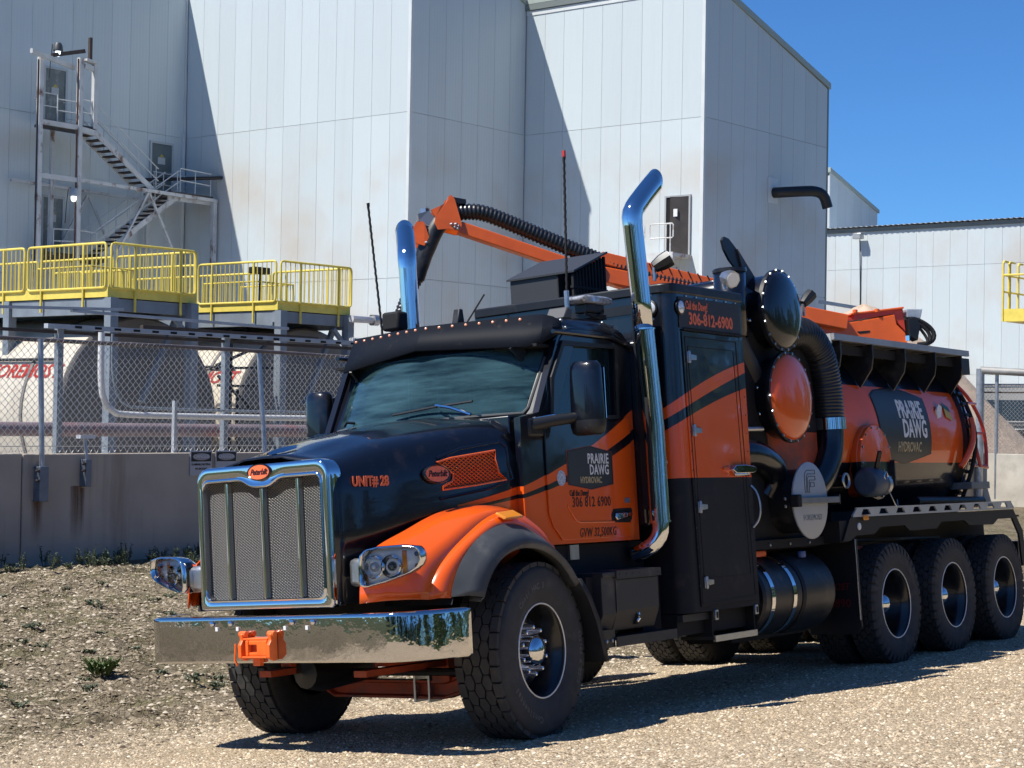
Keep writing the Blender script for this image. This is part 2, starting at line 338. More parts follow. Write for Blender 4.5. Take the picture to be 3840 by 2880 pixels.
# loose stones lying on the road and clods on the bank: too many to count
def stones(name, n, xr, yr, s0, s1, m, seed, dens=None, flat=.62):
    rg = np.random.default_rng(seed)
    x = rg.uniform(*xr, n); y = rg.uniform(*yr, n)
    if dens is not None: k = dens(x, y) > rg.random(n); x = x[k]; y = y[k]; n = len(x)
    s = s0 + (s1 - s0) * rg.random(n) ** 2.4; z = ground_z(x, y)
    base = np.array([(1, 0, .1), (.5, .85, -.1), (-.5, .85, .1), (-1, 0, -.1), (-.5, -.85, .1), (.5, -.85, -.1), (.25, .15, 1), (-.3, -.1, .9)])
    fc = np.array([(0, 1, 6), (1, 2, 6), (2, 3, 7), (3, 4, 7), (4, 5, 7), (5, 0, 6), (2, 7, 6), (5, 6, 7)])
    v = base[None] * (1 + rg.uniform(-.28, .28, (n, 8, 3))); v[..., 2] *= flat; v *= s[:, None, None]
    a = rg.uniform(0, 2 * pi, n); c, sn = np.cos(a), np.sin(a)
    vx = v[..., 0] * c[:, None] - v[..., 1] * sn[:, None] * .8; vy = v[..., 0] * sn[:, None] + v[..., 1] * c[:, None] * .8
    V = np.stack([vx + x[:, None], vy + y[:, None], v[..., 2] + z[:, None] - s[:, None] * .08], -1).reshape(-1, 3)
    Fc = (fc[None] + np.arange(n)[:, None, None] * 8).reshape(-1, 3)
    me = npmesh(name, V, Fc); me.materials.append(m)
    ca = me.color_attributes.new('tone', 'FLOAT_COLOR', 'POINT'); t = np.repeat(rg.random(n), 8); ca.data.foreach_set('color', np.stack([t, t, t, t * 0 + 1], -1).astype(np.float32).ravel())
    o = bpy.data.objects.new(name, me); C.objects.link(o); o['kind'] = 'stuff'; return o
def stone_mat(name, ramp):
    m = bpy.data.materials.new(name); m.use_nodes = True; nt = m.node_tree; b = nt.nodes['Principled BSDF']; b.inputs['Roughness'].default_value = .9; b.inputs['Specular IOR Level'].default_value = .2
    a = nt.nodes.new('ShaderNodeVertexColor'); a.layer_name = 'tone'; r = nt.nodes.new('ShaderNodeValToRGB'); nt.links.new(a.outputs[0], r.inputs[0])
    e = r.color_ramp.elements; e[0].color = (*ramp[0], 1); e[1].color = (*ramp[-1], 1)
    for i, c in enumerate(ramp[1:-1]): q = e.new((i + 1) / (len(ramp) - 1)); q.color = (*c, 1)
    nt.links.new(r.outputs[0], b.inputs[0]); return m
SM = stone_mat('pebble_stone', [(.15, .10, .06), (.42, .32, .20), (.60, .48, .33), (.50, .39, .26), (.82, .72, .56)])
SD = stone_mat('clod_earth', [(.08, .06, .04), (.19, .15, .10), (.30, .24, .16), (.34, .275, .19), (.60, .52, .40)])
def road_d(x, y): return np.clip(1.25 - np.hypot(x + 9.2, y + 8.2) / 26, .05, 1) * (y < 2.6)
tag(stones('gravel', 150000, (-6, 11), (-6.2, 2.8), .0045, .017, SM, 3, road_d), 'loose pale crushed gravel scattered over the yard road', kind='stuff')
tag(stones('earth_clods', 170000, (-3, 16), (1.2, 12.2), .007, .032, SD, 4, lambda x, y: np.clip((y - 1.0) / 2, 0, 1) * np.clip((12.1 - y) / 1.0, 0, 1) * (.35 + 1.3 * np.clip(nz(x, y, 1.9, 21) + .5, 0, 1)), flat=.5), 'broken earth clods and stones on the bank below the concrete wall', kind='stuff')

# ------------------------------------------------------------------ weeds
LEAF = mat('weed_leaf', (.085, .13, .03), .55, var=(20, .3, 2)); LEAF2 = mat('grey_green_leaf', (.07, .09, .045), .6, var=(20, .3, 2))
def leafy(x, y, n, h, w, seed, broad=False):
    rg = random.Random(seed); b = MB(); z0 = float(ground_z(x, y)); n = int(n * 1.0)
    for i in range(n):
        a = rg.uniform(0, 2 * pi); r = w * rg.random() ** .6; bx, by = x + cos(a) * r * .35, y + sin(a) * r * .35
        hh = h * rg.uniform(.45, 1); tx, ty = bx + cos(a) * r * .7, by + sin(a) * r * .7
        lw = (.022 if broad else .009) * rg.uniform(.7, 1.3); px, py = -sin(a) * lw, cos(a) * lw
        m = ((bx + tx) / 2, (by + ty) / 2, z0 + hh * .7)
        b.add([(bx, by, z0 - .01), (m[0] + px, m[1] + py, m[2]), (tx, ty, z0 + hh), (m[0] - px, m[1] - py, m[2])], [(0, 1, 2), (0, 2, 3)])
        for q in range(7 if not broad else 3): # small side leaves up the stem
            f = rg.uniform(.3, 1); cx_, cy_, cz_ = bx + (tx - bx) * f, by + (ty - by) * f, z0 + hh * f; aa = rg.uniform(0, 2 * pi); l = rg.uniform(.02, .05) * (1.5 if broad else 1)
            ex, ey = cos(aa) * l, sin(aa) * l
            b.add([(cx_, cy_, cz_), (cx_ + ex * .5 - ey * .3, cy_ + ey * .5 + ex * .3, cz_ + .012), (cx_ + ex, cy_ + ey, cz_ + rg.uniform(-.01, .03)), (cx_ + ex * .5 + ey * .3, cy_ + ey * .5 - ex * .3, cz_ + .008)], [(0, 1, 2, 3)])
    return b
tag(leafy(1.02, 4.5, 60, .17, .17, 1).build('weed', LEAF, smooth=False), 'bright green leafy weed on the dirt left of the truck bumper', 'weed')
rgw = random.Random(5); b = MB()
for i in range(95):
    x = 3.5 + rgw.random() ** .9 * 9; y = 12.25 - rgw.random() ** 2 * 1.1; q = leafy(x, y, 7, rgw.uniform(.08, .34), .1, 100 + i); b.add(q.v, q.f)
for i in range(90):
    x = rgw.uniform(-.5, 8); y = rgw.uniform(3.2, 11.5); q = leafy(x, y, 6, rgw.uniform(.02, .07), .09, 400 + i); b.add(q.v, q.f)
tag(b.build('ground_weeds', LEAF2, smooth=False), 'scattered low weeds along the foot of the concrete wall', kind='stuff')

# ------------------------------------------------------------------ concrete wall, fence, signs
WY = 12.42; WZ0, WZ1 = -.4, 1.53
wall = thing('concrete_wall', 'long low grey concrete wall under the chain link fence', 'wall', (0, WY, 0))
for i, x0 in enumerate(np.arange(-6.2, 36, 6.1)):
    MB().box(x0, x0 + 6.08, 0, .26, WZ0, WZ1 - .0035 * max(0, x0 - 5) * 1.3).build('wall_section', CON, wall, bevel=.012)
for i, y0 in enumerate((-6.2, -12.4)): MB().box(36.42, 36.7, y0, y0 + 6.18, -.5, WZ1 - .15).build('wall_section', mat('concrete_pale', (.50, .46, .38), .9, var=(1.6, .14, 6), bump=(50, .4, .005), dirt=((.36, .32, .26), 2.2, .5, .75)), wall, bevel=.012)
RS = mat('rust_streak', (.16, .085, .05), .9)
def rust_nodes(m):
    nt = m.node_tree; N = nt.nodes; L = nt.links; b = N['Principled BSDF']; tc = N.new('ShaderNodeTexCoord')
    sp = N.new('ShaderNodeSeparateXYZ'); L.new(tc.outputs['Generated'], sp.inputs[0])
    def M(op, a, c=None):
        q = N.new('ShaderNodeMath'); q.operation = op
        for i, s_ in ((0, a), (1, c)):
            if s_ is None: continue
            if isinstance(s_, (int, float)): q.inputs[i].default_value = s_
            else: L.new(s_, q.inputs[i])
        return q.outputs[0]
    e = M('SUBTRACT', 1.0, M('MULTIPLY', M('ABSOLUTE', M('SUBTRACT', sp.outputs[0], .5)), 2.0)); f = M('MULTIPLY', M('POWER', sp.outputs[2], 1.2), M('POWER', e, .7))
    t = N.new('ShaderNodeTexNoise'); t.inputs['Scale'].default_value = 14; mp = N.new('ShaderNodeMapping'); mp.inputs['Scale'].default_value = (2.5, 1, .16); L.new(tc.outputs['Object'], mp.inputs[0]); L.new(mp.outputs[0], t.inputs['Vector'])
    f2 = M('MULTIPLY', f, M('MULTIPLY', t.outputs[0], 1.7)); L.new(M('MINIMUM', f2, 1.0), b.inputs['Alpha'])
rust_nodes(RS)
for x, z0, w, zt in ((6.9, .15, .22, 1.08), (6.24, .3, .2, .9), (7.0, .3, .1, 1.05), (24.6, .5, .15, 1.2)):
    MB().add([(x - w / 2, -.004, z0), (x + w / 2, -.004, z0), (x + w / 2, -.004, zt), (x - w / 2, -.004, zt)], [(0, 1, 2, 3)]).build('rust_stain', RS, wall)
fence = thing('chain_link_fence', 'galvanised chain link fence standing on the grey concrete wall', 'fence', (0, WY + .12, 0))
FT = 3.10
postx = [-1.9, 2.15, 6.26, 10.43, 14.6, 18.7, 22.8, 26.9, 31.0]
for i, x in enumerate(postx):
    MB().tube([(x, -.18, 1.33 if i == 2 else 1.5), (x, -.18 if i == 2 else 0, FT + .02)] if i != 2 else [(x, -.19, 1.33), (x, -.1, FT)], .038, 10).build('post', GALV, fence)
MB().tube([(x, -.03, FT - .004 * (x - 6) + sin(x * .8) * .01) for x in np.arange(-2, 31.2, 1)], .03, 8).build('top_rail', mat('rusted_rail', (.16, .13, .12), .6, .3, var=(4, .3, 4)), fence)
MB().tube([(x, -.03, 1.63) for x in np.arange(-2, 31.2, 2)], .006, 5).build('tension_wire', WIRE, fence)
def chain(x0, x1, z0, z1, yoff, cell=.108, r=.0050, sag=0.):
    V = []; Fq = []; ncol = int((x1 - x0) / (cell / 2)); nrow = int((z1 - z0) / (cell * .5)); rg = np.random.default_rng(8)
    for c in range(0, ncol):
        par = 1 if c % 2 else -1; pts = []
        for k in range(nrow + 1):
            z = z0 + (z1 - z0) * k / nrow
            side = ((k + (c % 2)) % 2)
            x = x0 + (c + side) * cell / 2 + .02 * sin(z * 2 + c * .013)
            pts.append((x, yoff + (.006 if side else -.006) * par + .02 * sin(x * 1.1) * sin(z * 1.5), z + .012 * sin(x * .9)))
        pts = np.array(pts); pts[0, 2] -= rg.uniform(.0, .05)
        o = len(V) * 3 if False else sum(len(q) for q in V)
        tri = np.array([(r, 0, 0), (-r * .5, r * .87, 0), (-r * .5, -r * .87, 0)])
        V.append((pts[:, None] + tri[None]).reshape(-1, 3)); k = np.arange(nrow)[:, None] * 3 + o
        for a, b_ in ((0, 1), (1, 2), (2, 0)): Fq.append(np.concatenate([k + a, k + b_, k + 3 + b_, k + 3 + a], 1))
    return npmesh('chain_mesh', np.concatenate(V), np.concatenate(Fq))
me = chain(3.0, 15.5, 1.56, FT + .01, -.055); me.materials.append(WIRE)
o = link('chain_mesh', me, WIRE, fence); o['kind'] = 'stuff'
# brackets bolted on the wall face
for x, zt, zb, w in ((6.25, 1.36, .88, .15), (7.0, 1.45, 1.07, .1)):
    g = thing('wall_bracket', 'blue grey bolted post foot on the wall, lower end of the leftmost fence post' if w > .12 else 'thin steel stub post with rust streak, right of the leftmost fence post', 'bracket', (x, WY, 0))
    MB().box(-w / 2, w / 2, -.14, -.002, zb, zt).build('channel', mat('blue_grey_zinc', (.17, .20, .24), .5, .4, var=(7, .2)), g, bevel=.008)
    for z in (zb + (zt - zb) * .6, zt - .06): MB().lathe([(0, -.19), (.02, -.19), (.022, -.15), (.022, -.14)], (-w / 2 - .03, .03, z), 'y', 8).build('bolt', DRUST, g)
    if w < .12:
        MB().tube([(0, -.1, zt - .05), (-.02, -.06, 1.75)], .022, 8).build('stub', GALV, g); MB().box(-.14, .12, -.12, -.02, 1.74, 1.79).build('cap_plate', mat('white_plate', (.7, .7, .68), .5), g)
def danger_sign(x, lab, l2, l3):
    g = thing('danger_sign', lab, 'sign', (x, WY - .012, 1.19))
    MB().box(0, .43, -.006, .004, 0, .37).build('sign_board', mat('sign_white', (.42, .42, .44), .5), g, bevel=.003)
    MB().box(.02, .41, -.009, -.006, .21, .35).build('black_panel', mat('sign_black', (.012, .012, .012), .5), g)
    MB().prism([(.215 + .17 * cos(a), .28 + .052 * sin(a)) for a in np.linspace(0, 2 * pi, 25)[:-1]], 'y', -.012, -.009).build('oval_field', mat('sign_red_faded', (.33, .30, .30), .5), g)
    text('lettering', 'DANGER', .075, (.215, -.0135, .283), (1, 0, 0), (0, 0, 1), mat('sign_letter_pale', (.55, .55, .55), .5), g, bold=.002)
    if not l2: return
    text('lettering', l2, .043, (.215, -.0075, .165), (1, 0, 0), (0, 0, 1), mat('sign_black', (0, 0, 0), .5), g, bold=.001, sx=.85)
    text('lettering', l3, .043, (.215, -.0075, .1), (1, 0, 0), (0, 0, 1), mat('sign_black', (0, 0, 0), .5), g, bold=.001, sx=.85)
danger_sign(8.96, 'left of the two grey danger signs on the wall, flammable material', 'FLAMMABLE MATERIAL', 'NO SMOKING')
danger_sign(9.46, 'right danger sign on the wall, half hidden by the hood', '', '')
# ------------------------------------------------------------------ mill buildings: faces x = const are sunlit, faces y = const are in shade
PW = .915
_pm = {}
def panel_mesh(w, h, ax):
    k = (round(w, 3), round(h, 3), ax)
    if k not in _pm:
        g = .0055; b = MB()
        if ax == 'x': b.box(-.03, 0, g, w - g, g * 1.3, h - g * 1.3)      # face looks to -x
        else: b.box(g, w - g, -.03, 0, g * 1.3, h - g * 1.3)              # face looks to -y
        _pm[k] = b.mesh('panel', smooth=False)
    return _pm[k]
def clad_wall(root, ax, fix, a, b, rows, top=None, m=None):
    """sheets along the wall from a to b (a<b) between the heights in rows; top(t) optional sloped top edge; wall thickness behind"""
    n = max(1, round((b - a) / PW)); w = (b - a) / n
    for i in range(n):
        t0 = a + i * w
        for z0, z1 in zip(rows[:-1], rows[1:]):
            last = top and z1 == rows[-1]
            if last:
                g = .0055; za, zb_ = top(t0), top(t0 + w)
                if min(za, zb_) <= z0 + .1: continue
                q = MB(); P = [(t0 + g, z0 + g), (t0 + w - g, z0 + g), (t0 + w - g, zb_), (t0 + g, za)]
                q.prism(P, ax, fix - .03, fix); o = link('panel', q.mesh('panel', smooth=False), m or CLAD, root); continue
            o = link('panel', panel_mesh(w, z1 - z0, ax), m or CLAD, root)
            o.location = (fix, t0, z0) if ax == 'x' else (t0, fix, z0)
def bld(name, label): return thing(name, label, 'building', (0, 0, 0))
R1_, R2_ = 7.0, 12.87
X1, X2, Y1, Y2, Y3, X3 = 38.74, 45.29, 46.8, 34.96, 26.88, 54.2
# left hall: shaded wall with the stairs
A = bld('mill_hall', 'grey shaded metal clad hall behind the steel stair tower at the left')
clad_wall(A, 'y', Y1, X1 - PW * 13, X1 - .12, [0, R1_, R2_, 18.4])
MB().box(X1 - 14, X1, Y1 + .005, Y1 + 14, -.3, 18.38).build('core', CLADB, A, smooth=False)
MB().box(X1 - 14, X1 + .0, Y1 - .06, Y1 + 14, 18.4, 18.6).build('roof', TRIM, A, smooth=False)
MB().box(X1 - .13, X1 - .04, Y1 - .07, Y1 - .0, 0, 18.35).build('corner_flashing', TRIM, A, smooth=False)
MB().box(X1 - .24, X1 - .12, Y1 - .14, Y1 - .031, 0, 13.05).build('downpipe', TRIM, A, smooth=False)
# block with the big sunlit face
B = bld('mill_block', 'tall white metal block with a long sunlit face and diagonal shadow')
slope = lambda x: 17.95 - .3 * (x - X2)
clad_wall(B, 'x', X1, Y2 + .02, Y1 - .09, [0, R1_, R2_, 19.7])
clad_wall(B, 'y', Y2, X1 + .02, X2 - .06, [0, R1_, R2_, 20], top=lambda t: slope(t) - .12)
MB().box(X1 + .005, X2 + 3, Y2 + .005, Y1 + 14, -.3, 17.2).build('core', CLADB, B, smooth=False)
MB().prism([(X1 + .01, 17.2), (X2, 17.2), (X2, 17.75), (X1 + .01, 19.7)], 'y', Y2 + .01, Y1 + 14).build('gable_core', CLADB, B, smooth=False)
MB().prism([(X1 - .06, slope(X1) - .1), (X2, slope(X2) - .1), (X2, slope(X2) + .12), (X1 - .06, slope(X1) + .12)], 'y', Y2 - .09, Y1 + 14).build('roof', mat('roof_edge_green_grey', (.33, .37, .33), .5), B, smooth=False)
MB().box(X1 - .034, X1 + .1, Y2 - .034, Y2 + .1, 0, slope(X1) - .12).build('corner_flashing', TRIM, B, smooth=False)
# middle and right block
D = bld('mill_wing', 'tall white metal wing with open door and black vent pipe')
clad_wall(D, 'x', X2, Y3 + .02, Y2 - .06, [0, R1_, R2_, 17.55])
clad_wall(D, 'y', Y3, X2 + .02, X3 - .02, [0, R1_, R2_, 19], top=lambda t: slope(t) - .12)
MB().box(X2 + .005, X3 - .02, Y3 + .005, Y2 + 10, -.3, 15.0).build('core', CLADB, D, smooth=False)
MB().prism([(X2 + .01, 15), (X3 - .02, 15), (X3 - .02, slope(X3) - .15), (X2 + .01, 17.78)], 'y', Y3 + .01, Y2 + 10).build('gable_core', CLADB, D, smooth=False)
MB().prism([(X2 - .1, slope(X2) - .09), (X3 + .09, slope(X3) - .09), (X3 + .09, slope(X3) + .14), (X2 - .1, slope(X2) + .14)], 'y', Y3 - .09, Y2 + 10).build('roof', mat('roof_edge_green_grey'), D, smooth=False)
MB().box(X2 - .12, X2 - .002, Y3 - .05, Y2 - .02, 17.62, 17.84).build('eave_strip', DARKTRIM, D, smooth=False)
MB().box(X2 - .06, X2 - .032, Y3 - .05, Y2 - .05, 17.42, 17.6).build('eave_flashing', TRIM, D, smooth=False)
MB().box(X2 - .034, X2 + .1, Y3 - .034, Y3 + .1, 0, 17.4).build('corner_flashing', TRIM, D, smooth=False)
MB().box(X3 - .1, X3 + .03, Y3 - .034, Y3 + .1, 0, 15.2).build('corner_flashing', DARKTRIM, D, smooth=False)
# open door high in the sunlit wall
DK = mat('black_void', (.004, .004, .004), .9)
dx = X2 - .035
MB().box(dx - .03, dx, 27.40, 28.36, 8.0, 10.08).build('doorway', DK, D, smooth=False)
f = MB(); f.box(dx - .07, dx, 28.36, 28.43, 7.95, 10.14).box(dx - .07, dx, 27.33, 27.4, 7.95, 10.14).box(dx - .07, dx, 27.4, 28.36, 10.08, 10.14); f.build('door_frame', mat('door_frame_grey', (.35, .36, .36), .5), D, smooth=False)
dd = MB().bar((dx - .05, 27.42, 9.04), (dx - .34, 28.0, 9.04), .05, 2.04).build('door', mat('brown_steel_door', (.052, .042, .035), .5, var=(2, .3)), D, smooth=False)
MB().box(dx - .31, dx - .28, 27.72, 27.88, 9.35, 9.62).build('door_sign', mat('white_plate'), D, smooth=False)
MB().tube([(dx - .36, 27.95, 8.9), (dx - .38, 27.95, 9.1)], .02, 6).build('door_handle', GALV, D)
p = thing('door_platform', 'rusty white steel platform with pipe railings below the open door', 'platform', (0, 0, 0))
pb = MB(); pb.box(dx - 1.15, dx - .01, 27.28, 29.15, 7.86, 7.98); pb.build('deck', RUST, p, smooth=False)
for y0, y1 in ((27.26, 29.2),): MB().box(dx - 1.25, dx - 1.15, y0, y1, 7.55, 8.0).build('front_beam', RUST, p, smooth=False)
MB().box(dx - 1.2, dx - .01, 29.15, 29.3, 7.0, 8.02).build('side_beam', RUST, p, smooth=False)
MB().box(dx - .9, dx - .7, 29.0, 29.2, 4.5, 7.5).build('post', RUST, p, smooth=False)
MB().box(dx - .9, dx - .7, 27.3, 27.5, 4.5, 7.5).build('post', RUST, p, smooth=False)
WP = mat('white_pipe', (.62, .61, .58), .5, dirt=((.3, .16, .1), 6, .55, .7))
for ya, yb in ((27.28, 28.28), (28.5, 29.2)):
    r = MB(); x = dx - 1.2
    loop = [(x, ya, 8.55), (x, ya, 8.95), (x, ya + .05, 9.0), (x, yb - .05, 9.0), (x, yb, 8.95), (x, yb, 8.55), (x, yb - .05, 8.5), (x, ya + .05, 8.5)]
    r.tube(loop, .025, 6, closed=True); r.tube([(x, (ya + yb) / 2 - .2, 8), (x, (ya + yb) / 2 - .2, 9)], .025, 6); r.tube([(x, ya + .12, 8), (x, ya + .12, 9)], .025, 6); r.build('railing', WP, p)
lt = MB()
for i in range(12):
    yy = 27.2 + i * .09; lt.bar((dx - 1.0, yy, 6.35), (dx - 1.0, yy + .32, 7.0), .015); lt.bar((dx - 1.0, yy + .32, 6.35), (dx - 1.0, yy, 7.0), .015)
lt.box(dx - 1.02, dx - .98, 27.2, 28.6, 6.3, 6.35)
tag(lt.build('expanded_mesh_panel', mat('white_plate'), p, smooth=False), kind='stuff')
# black vent elbow on the shaded end wall
v = thing('vent_pipe', 'black steel vent elbow sticking out of the shaded end wall', 'pipe', (50.1, Y3 - .04, 10.68))
MB().tube(smoothc([(-.0, .1, 0), (.05, -.35, 0), (.5, -.9, .05), (1.0, -1.2, .1), (1.35, -1.38, -.02), (1.5, -1.45, -.5)], 16), .2, 14).build('elbow', mat('black_steel', (.012, .012, .014), .45), v)
MB().box(-.42, .3, -.01, .0, -.4, .55).build('patch_sheet', TRIM, v, smooth=False)
# low white building far right and gable beyond
E_ = bld('low_white_warehouse', 'low sunlit white warehouse with corrugated roof edge at far right')
X5 = 75.75
clad_wall(E_, 'x', X5, 18, 52, [0, 4.6, 10.07, 12.0])
MB().box(X5 + .005, X5 + 12, 18, 60, -.2, 11.98).build('core', CLADB, E_, smooth=False)
MB().box(X5 - .12, X5 - .0, 18, 60, 12.0, 12.2).build('eave_strip', DARKTRIM, E_, smooth=False)
rf = MB()
ys = np.arange(18, 60, .15); prof = [(y, 12.22 + (.06 if i % 2 else 0)) for i, y in enumerate(ys)]
rf.loft([[(X5 - .3, y, z) for y, z in prof], [(X5 + 12, y, z + .5) for y, z in prof]]); rf.build('corrugated_roof', mat('roof_sheet', (.55, .57, .57), .45, .2), E_, smooth=False)
fl = thing('roof_floodlight', 'small floodlight under the eave of the low white warehouse', 'lamp', (X5 - .35, 36.7, 11.7))
MB().box(-.25, .1, -.25, .25, -.1, .2).build('housing', GALV, fl, bevel=.03); MB().box(-.27, -.25, -.2, .2, -.08, .15).build('lens', mat('lamp_glass', (.3, .32, .33), .1), fl)
MB().tube(smoothc([(.2, .05, -.1), (.28, .03, -2.5), (.28, .02, -4.0), (.27, .1, -4.4), (.25, .35, -4.8)], 12), .03, 5).build('cable', mat('black_rubber', (.012, .012, .013), .6), fl)
G_ = bld('gable_shed', 'grey shaded gable shed beyond the low white warehouse')
gs = lambda x: 14.95 - .102 * (x - 90.4)
clad_wall(G_, 'y', 43.47, 84.5, 90.4, [6, R2_ - 1, 16], top=lambda t: 14.8 - .31 * (t - 90.4))
MB().prism([(84.5, 5), (90.38, 5), (90.38, 14.6), (84.5, 16.4)], 'y', 43.48, 60).build('core', CLADB, G_, smooth=False)
MB().prism([(84.4, 16.6), (90.5, 14.78), (90.5, 14.98), (84.4, 16.86)], 'y', 43.35, 60).build('roof', mat('roof_edge_green_grey'), G_, smooth=False)

# ------------------------------------------------------------------ steel stair tower against the shaded hall
WS = mat('old_white_steel', (.50, .51, .51), .6, var=(2, .12, 5), dirt=((.16, .085, .06), 1.9, .54, .66, (1.2, 1.2, .7)))
st = thing('stair_tower', 'rusty white open steel stair tower with two flights in front of the hall doors', 'staircase', (0, 0, 0))
YF = Y1 - 2.0; YB = Y1 - .35
def hbeam(a, b, w=.15, h=.15, name='beam', m=None): return MB().bar(a, b, w, h).build(name, m or WS, st, smooth=False)
for x, y, z0, z1, w in ((30.3, YF, 0, 14.5, .17), (32.02, YF, 0, 14.75, .17), (32.75, YF + .1, 12.3, 14.75, .16), (38.5, YF, 0, 10.3, .17), (36.6, YB, 0, 10.3, .15), (32.1, YB, 0, 12.3, .14)):
    hbeam((x, y, z0), (x, y, z1), w, w, 'column')
    
MB().bar((32.02 - .1, YF - .02, 7), (32.02 - .1, YF - .02, 14.7), .03, .07).build('rusty_flange', mat('rust_brown', (.14, .07, .045), .8, var=(3, .4)), st, smooth=False)
MB().bar((30.2, YF - .02, 7), (30.2, YF - .02, 14.4), .03, .07).build('rusty_flange', mat('dark_rusty_steel'), st, smooth=False)
hbeam((29.45, YF - .6, 14.52), (31.95, YF + .3, 14.42), .1, .16); hbeam((30.7, YF - .1, 14.62), (32.12, YF - .1, 15.0), .08, .14, 'beam', DRUST)
hbeam((32.2, YF, 14.72), (32.75, YF + .1, 14.68), .3, .08); hbeam((32.2, YF, 14.5), (32.75, YF + .1, 14.45), .1, .18)
hbeam((32.44, YF, 14.7), (32.44, YF, 15.55), .11, .11, 'stub_column', DRUST)
for z in (12.24, 10.35): hbeam((30.3, YF, z), (32.02, YF, z), .12, .17)
hbeam((32.02, YF, 12.2), (32.8, YF + .1, 12.15), .12, .2); hbeam((30.35, YB, 10.3), (36.6, YB, 10.2), .1, .1); hbeam((32.02, YF - .05, 10.36), (38.6, YF - .05, 10.28), .1, .12)
MB().prism([(30.35, YF + .05), (32.8, YF + .05), (33.7, YB), (31.3, YB)], 'z', 12.3, 12.36).build('top_landing', mat('dark_grating', (.035, .035, .04), .7), st, smooth=False)
MB().box(36.4, 38.5, YF + .05, YB, 10.38, 10.44).build('middle_landing', mat('brown_grating', (.09, .07, .06), .7), st, smooth=False)
MB().box(36.3, 38.5, YF + .1, YF + .16, 10.1, 10.3).build('toe_beam', WS, st, smooth=False)
def flight(a, b, n, y0, y1, nm):
    """steps between (x,z) points a (top) and b (bottom)"""
    for y in (y0, y1): hbeam((a[0], y, a[1]), (b[0], y, b[1]), .05, .2, 'stringer')
    for i in range(n):
        t = (i + .5) / n; x = a[0] + (b[0] - a[0]) * t; z = a[1] + (b[1] - a[1]) * t
        MB().box(x - .14, x + .14, y0 + .03, y1 - .03, z - .02, z + .03).build('step', DRUST, st, smooth=False)
flight((32.75, 12.2), (35.5, 10.38), 11, YF + .05, YF + .85, 'u'); flight((36.8, 10.3), (33.2, 7.7), 14, YF + .15, YF + .95, 'l')
PR = mat('grey_pipe_rail', (.50, .52, .53), .5)
def rail(pts, r=.022, name='handrail'): return MB().tube(pts, r, 6).build(name, PR, st)
for y in (YF + .05, YF + .85):
    for dz in (.95, .5): rail([(32.85, y, 12.2 + dz), (35.75, y, 10.25 + dz)])
    for t in (.02, .35, .68, .98): x = 32.8 + 2.9 * t; z = 12.2 - 1.93 * t; rail([(x, y, z), (x, y, z + .95)], .02, 'baluster')
    for dz in (.92, .5): rail([(33.0, y + .1, 7.75 + dz), (36.85, y + .1, 10.35 + dz)])
    for t in (.1, .4, .7, .98): x = 33.0 + 3.85 * t; z = 7.75 + 2.6 * t; rail([(x, y + .1, z), (x, y + .1, z + .95)], .02, 'baluster')
for dz in (.95, .5):
    rail([(36.85, YF + .08, 10.4 + dz), (38.38, YF + .08, 10.35 + dz), (38.38, YB, 10.35 + dz), (36.85, YB, 10.4 + dz)])
for x, y in ((36.85, YF + .08), (38.38, YF + .08), (38.38, YB), (36.9, YB), (37.6, YF + .08)): rail([(x, y, 10.4), (x, y, 11.35)], .02, 'baluster')
for dz in (.95, .5): rail([(31.3, YB, 12.35 + dz), (30.4, YF + .1, 12.35 + dz), (31.1, YF + .1, 12.35 + dz)]); rail([(31.15, YF + .1, 12.3 + dz * .9), (32.0, YF + .1, 12.3 + dz * .9)]); rail([(32.1, YF + .15, 12.35 + dz), (32.65, YF + .15, 12.33 + dz)])
for x in (31.15, 32.65): rail([(x, YF + .12, 12.3), (x, YF + .12, 13.3)], .025, 'baluster')
for dz in (.0, .42): rail([(31.0, YF, 8.1 + dz), (31.9, YF, 8.15 + dz), (32.9, YF, 8.12 + dz)])
for x in (31.0, 32.9): rail([(x, YF, 7.6), (x, YF, 8.52)], .02, 'baluster')
for a, b_ in (((35.25, YF, 10.25), (33.9, YF, 8.0)), ((35.3, YF, 10.25), (36.6, YF, 8.0)), ((33.75, YB, 10.1), (32.6, YB, 8.2)), ((33.8, YB, 10.1), (35.0, YB, 8.0))): hbeam(a, b_, .08, .08, 'brace')
MB().tube([(36.3, YB - .2, 10.95), (38.9, YF - .3, 11.2)], .07, 8).build('black_pipe', mat('black_steel'), st)
MB().prism([(30.35, YF), (33.4, YF), (34.3, YB), (31.3, YB)], 'z', 7.55, 7.7).build('lower_landing', DRUST, st, smooth=False)
ST = mat('hall_door', (.13, .155, .155), .5, var=(1.5, .25, 6), dirt=((.33, .35, .35), 2.4, .5, .7))
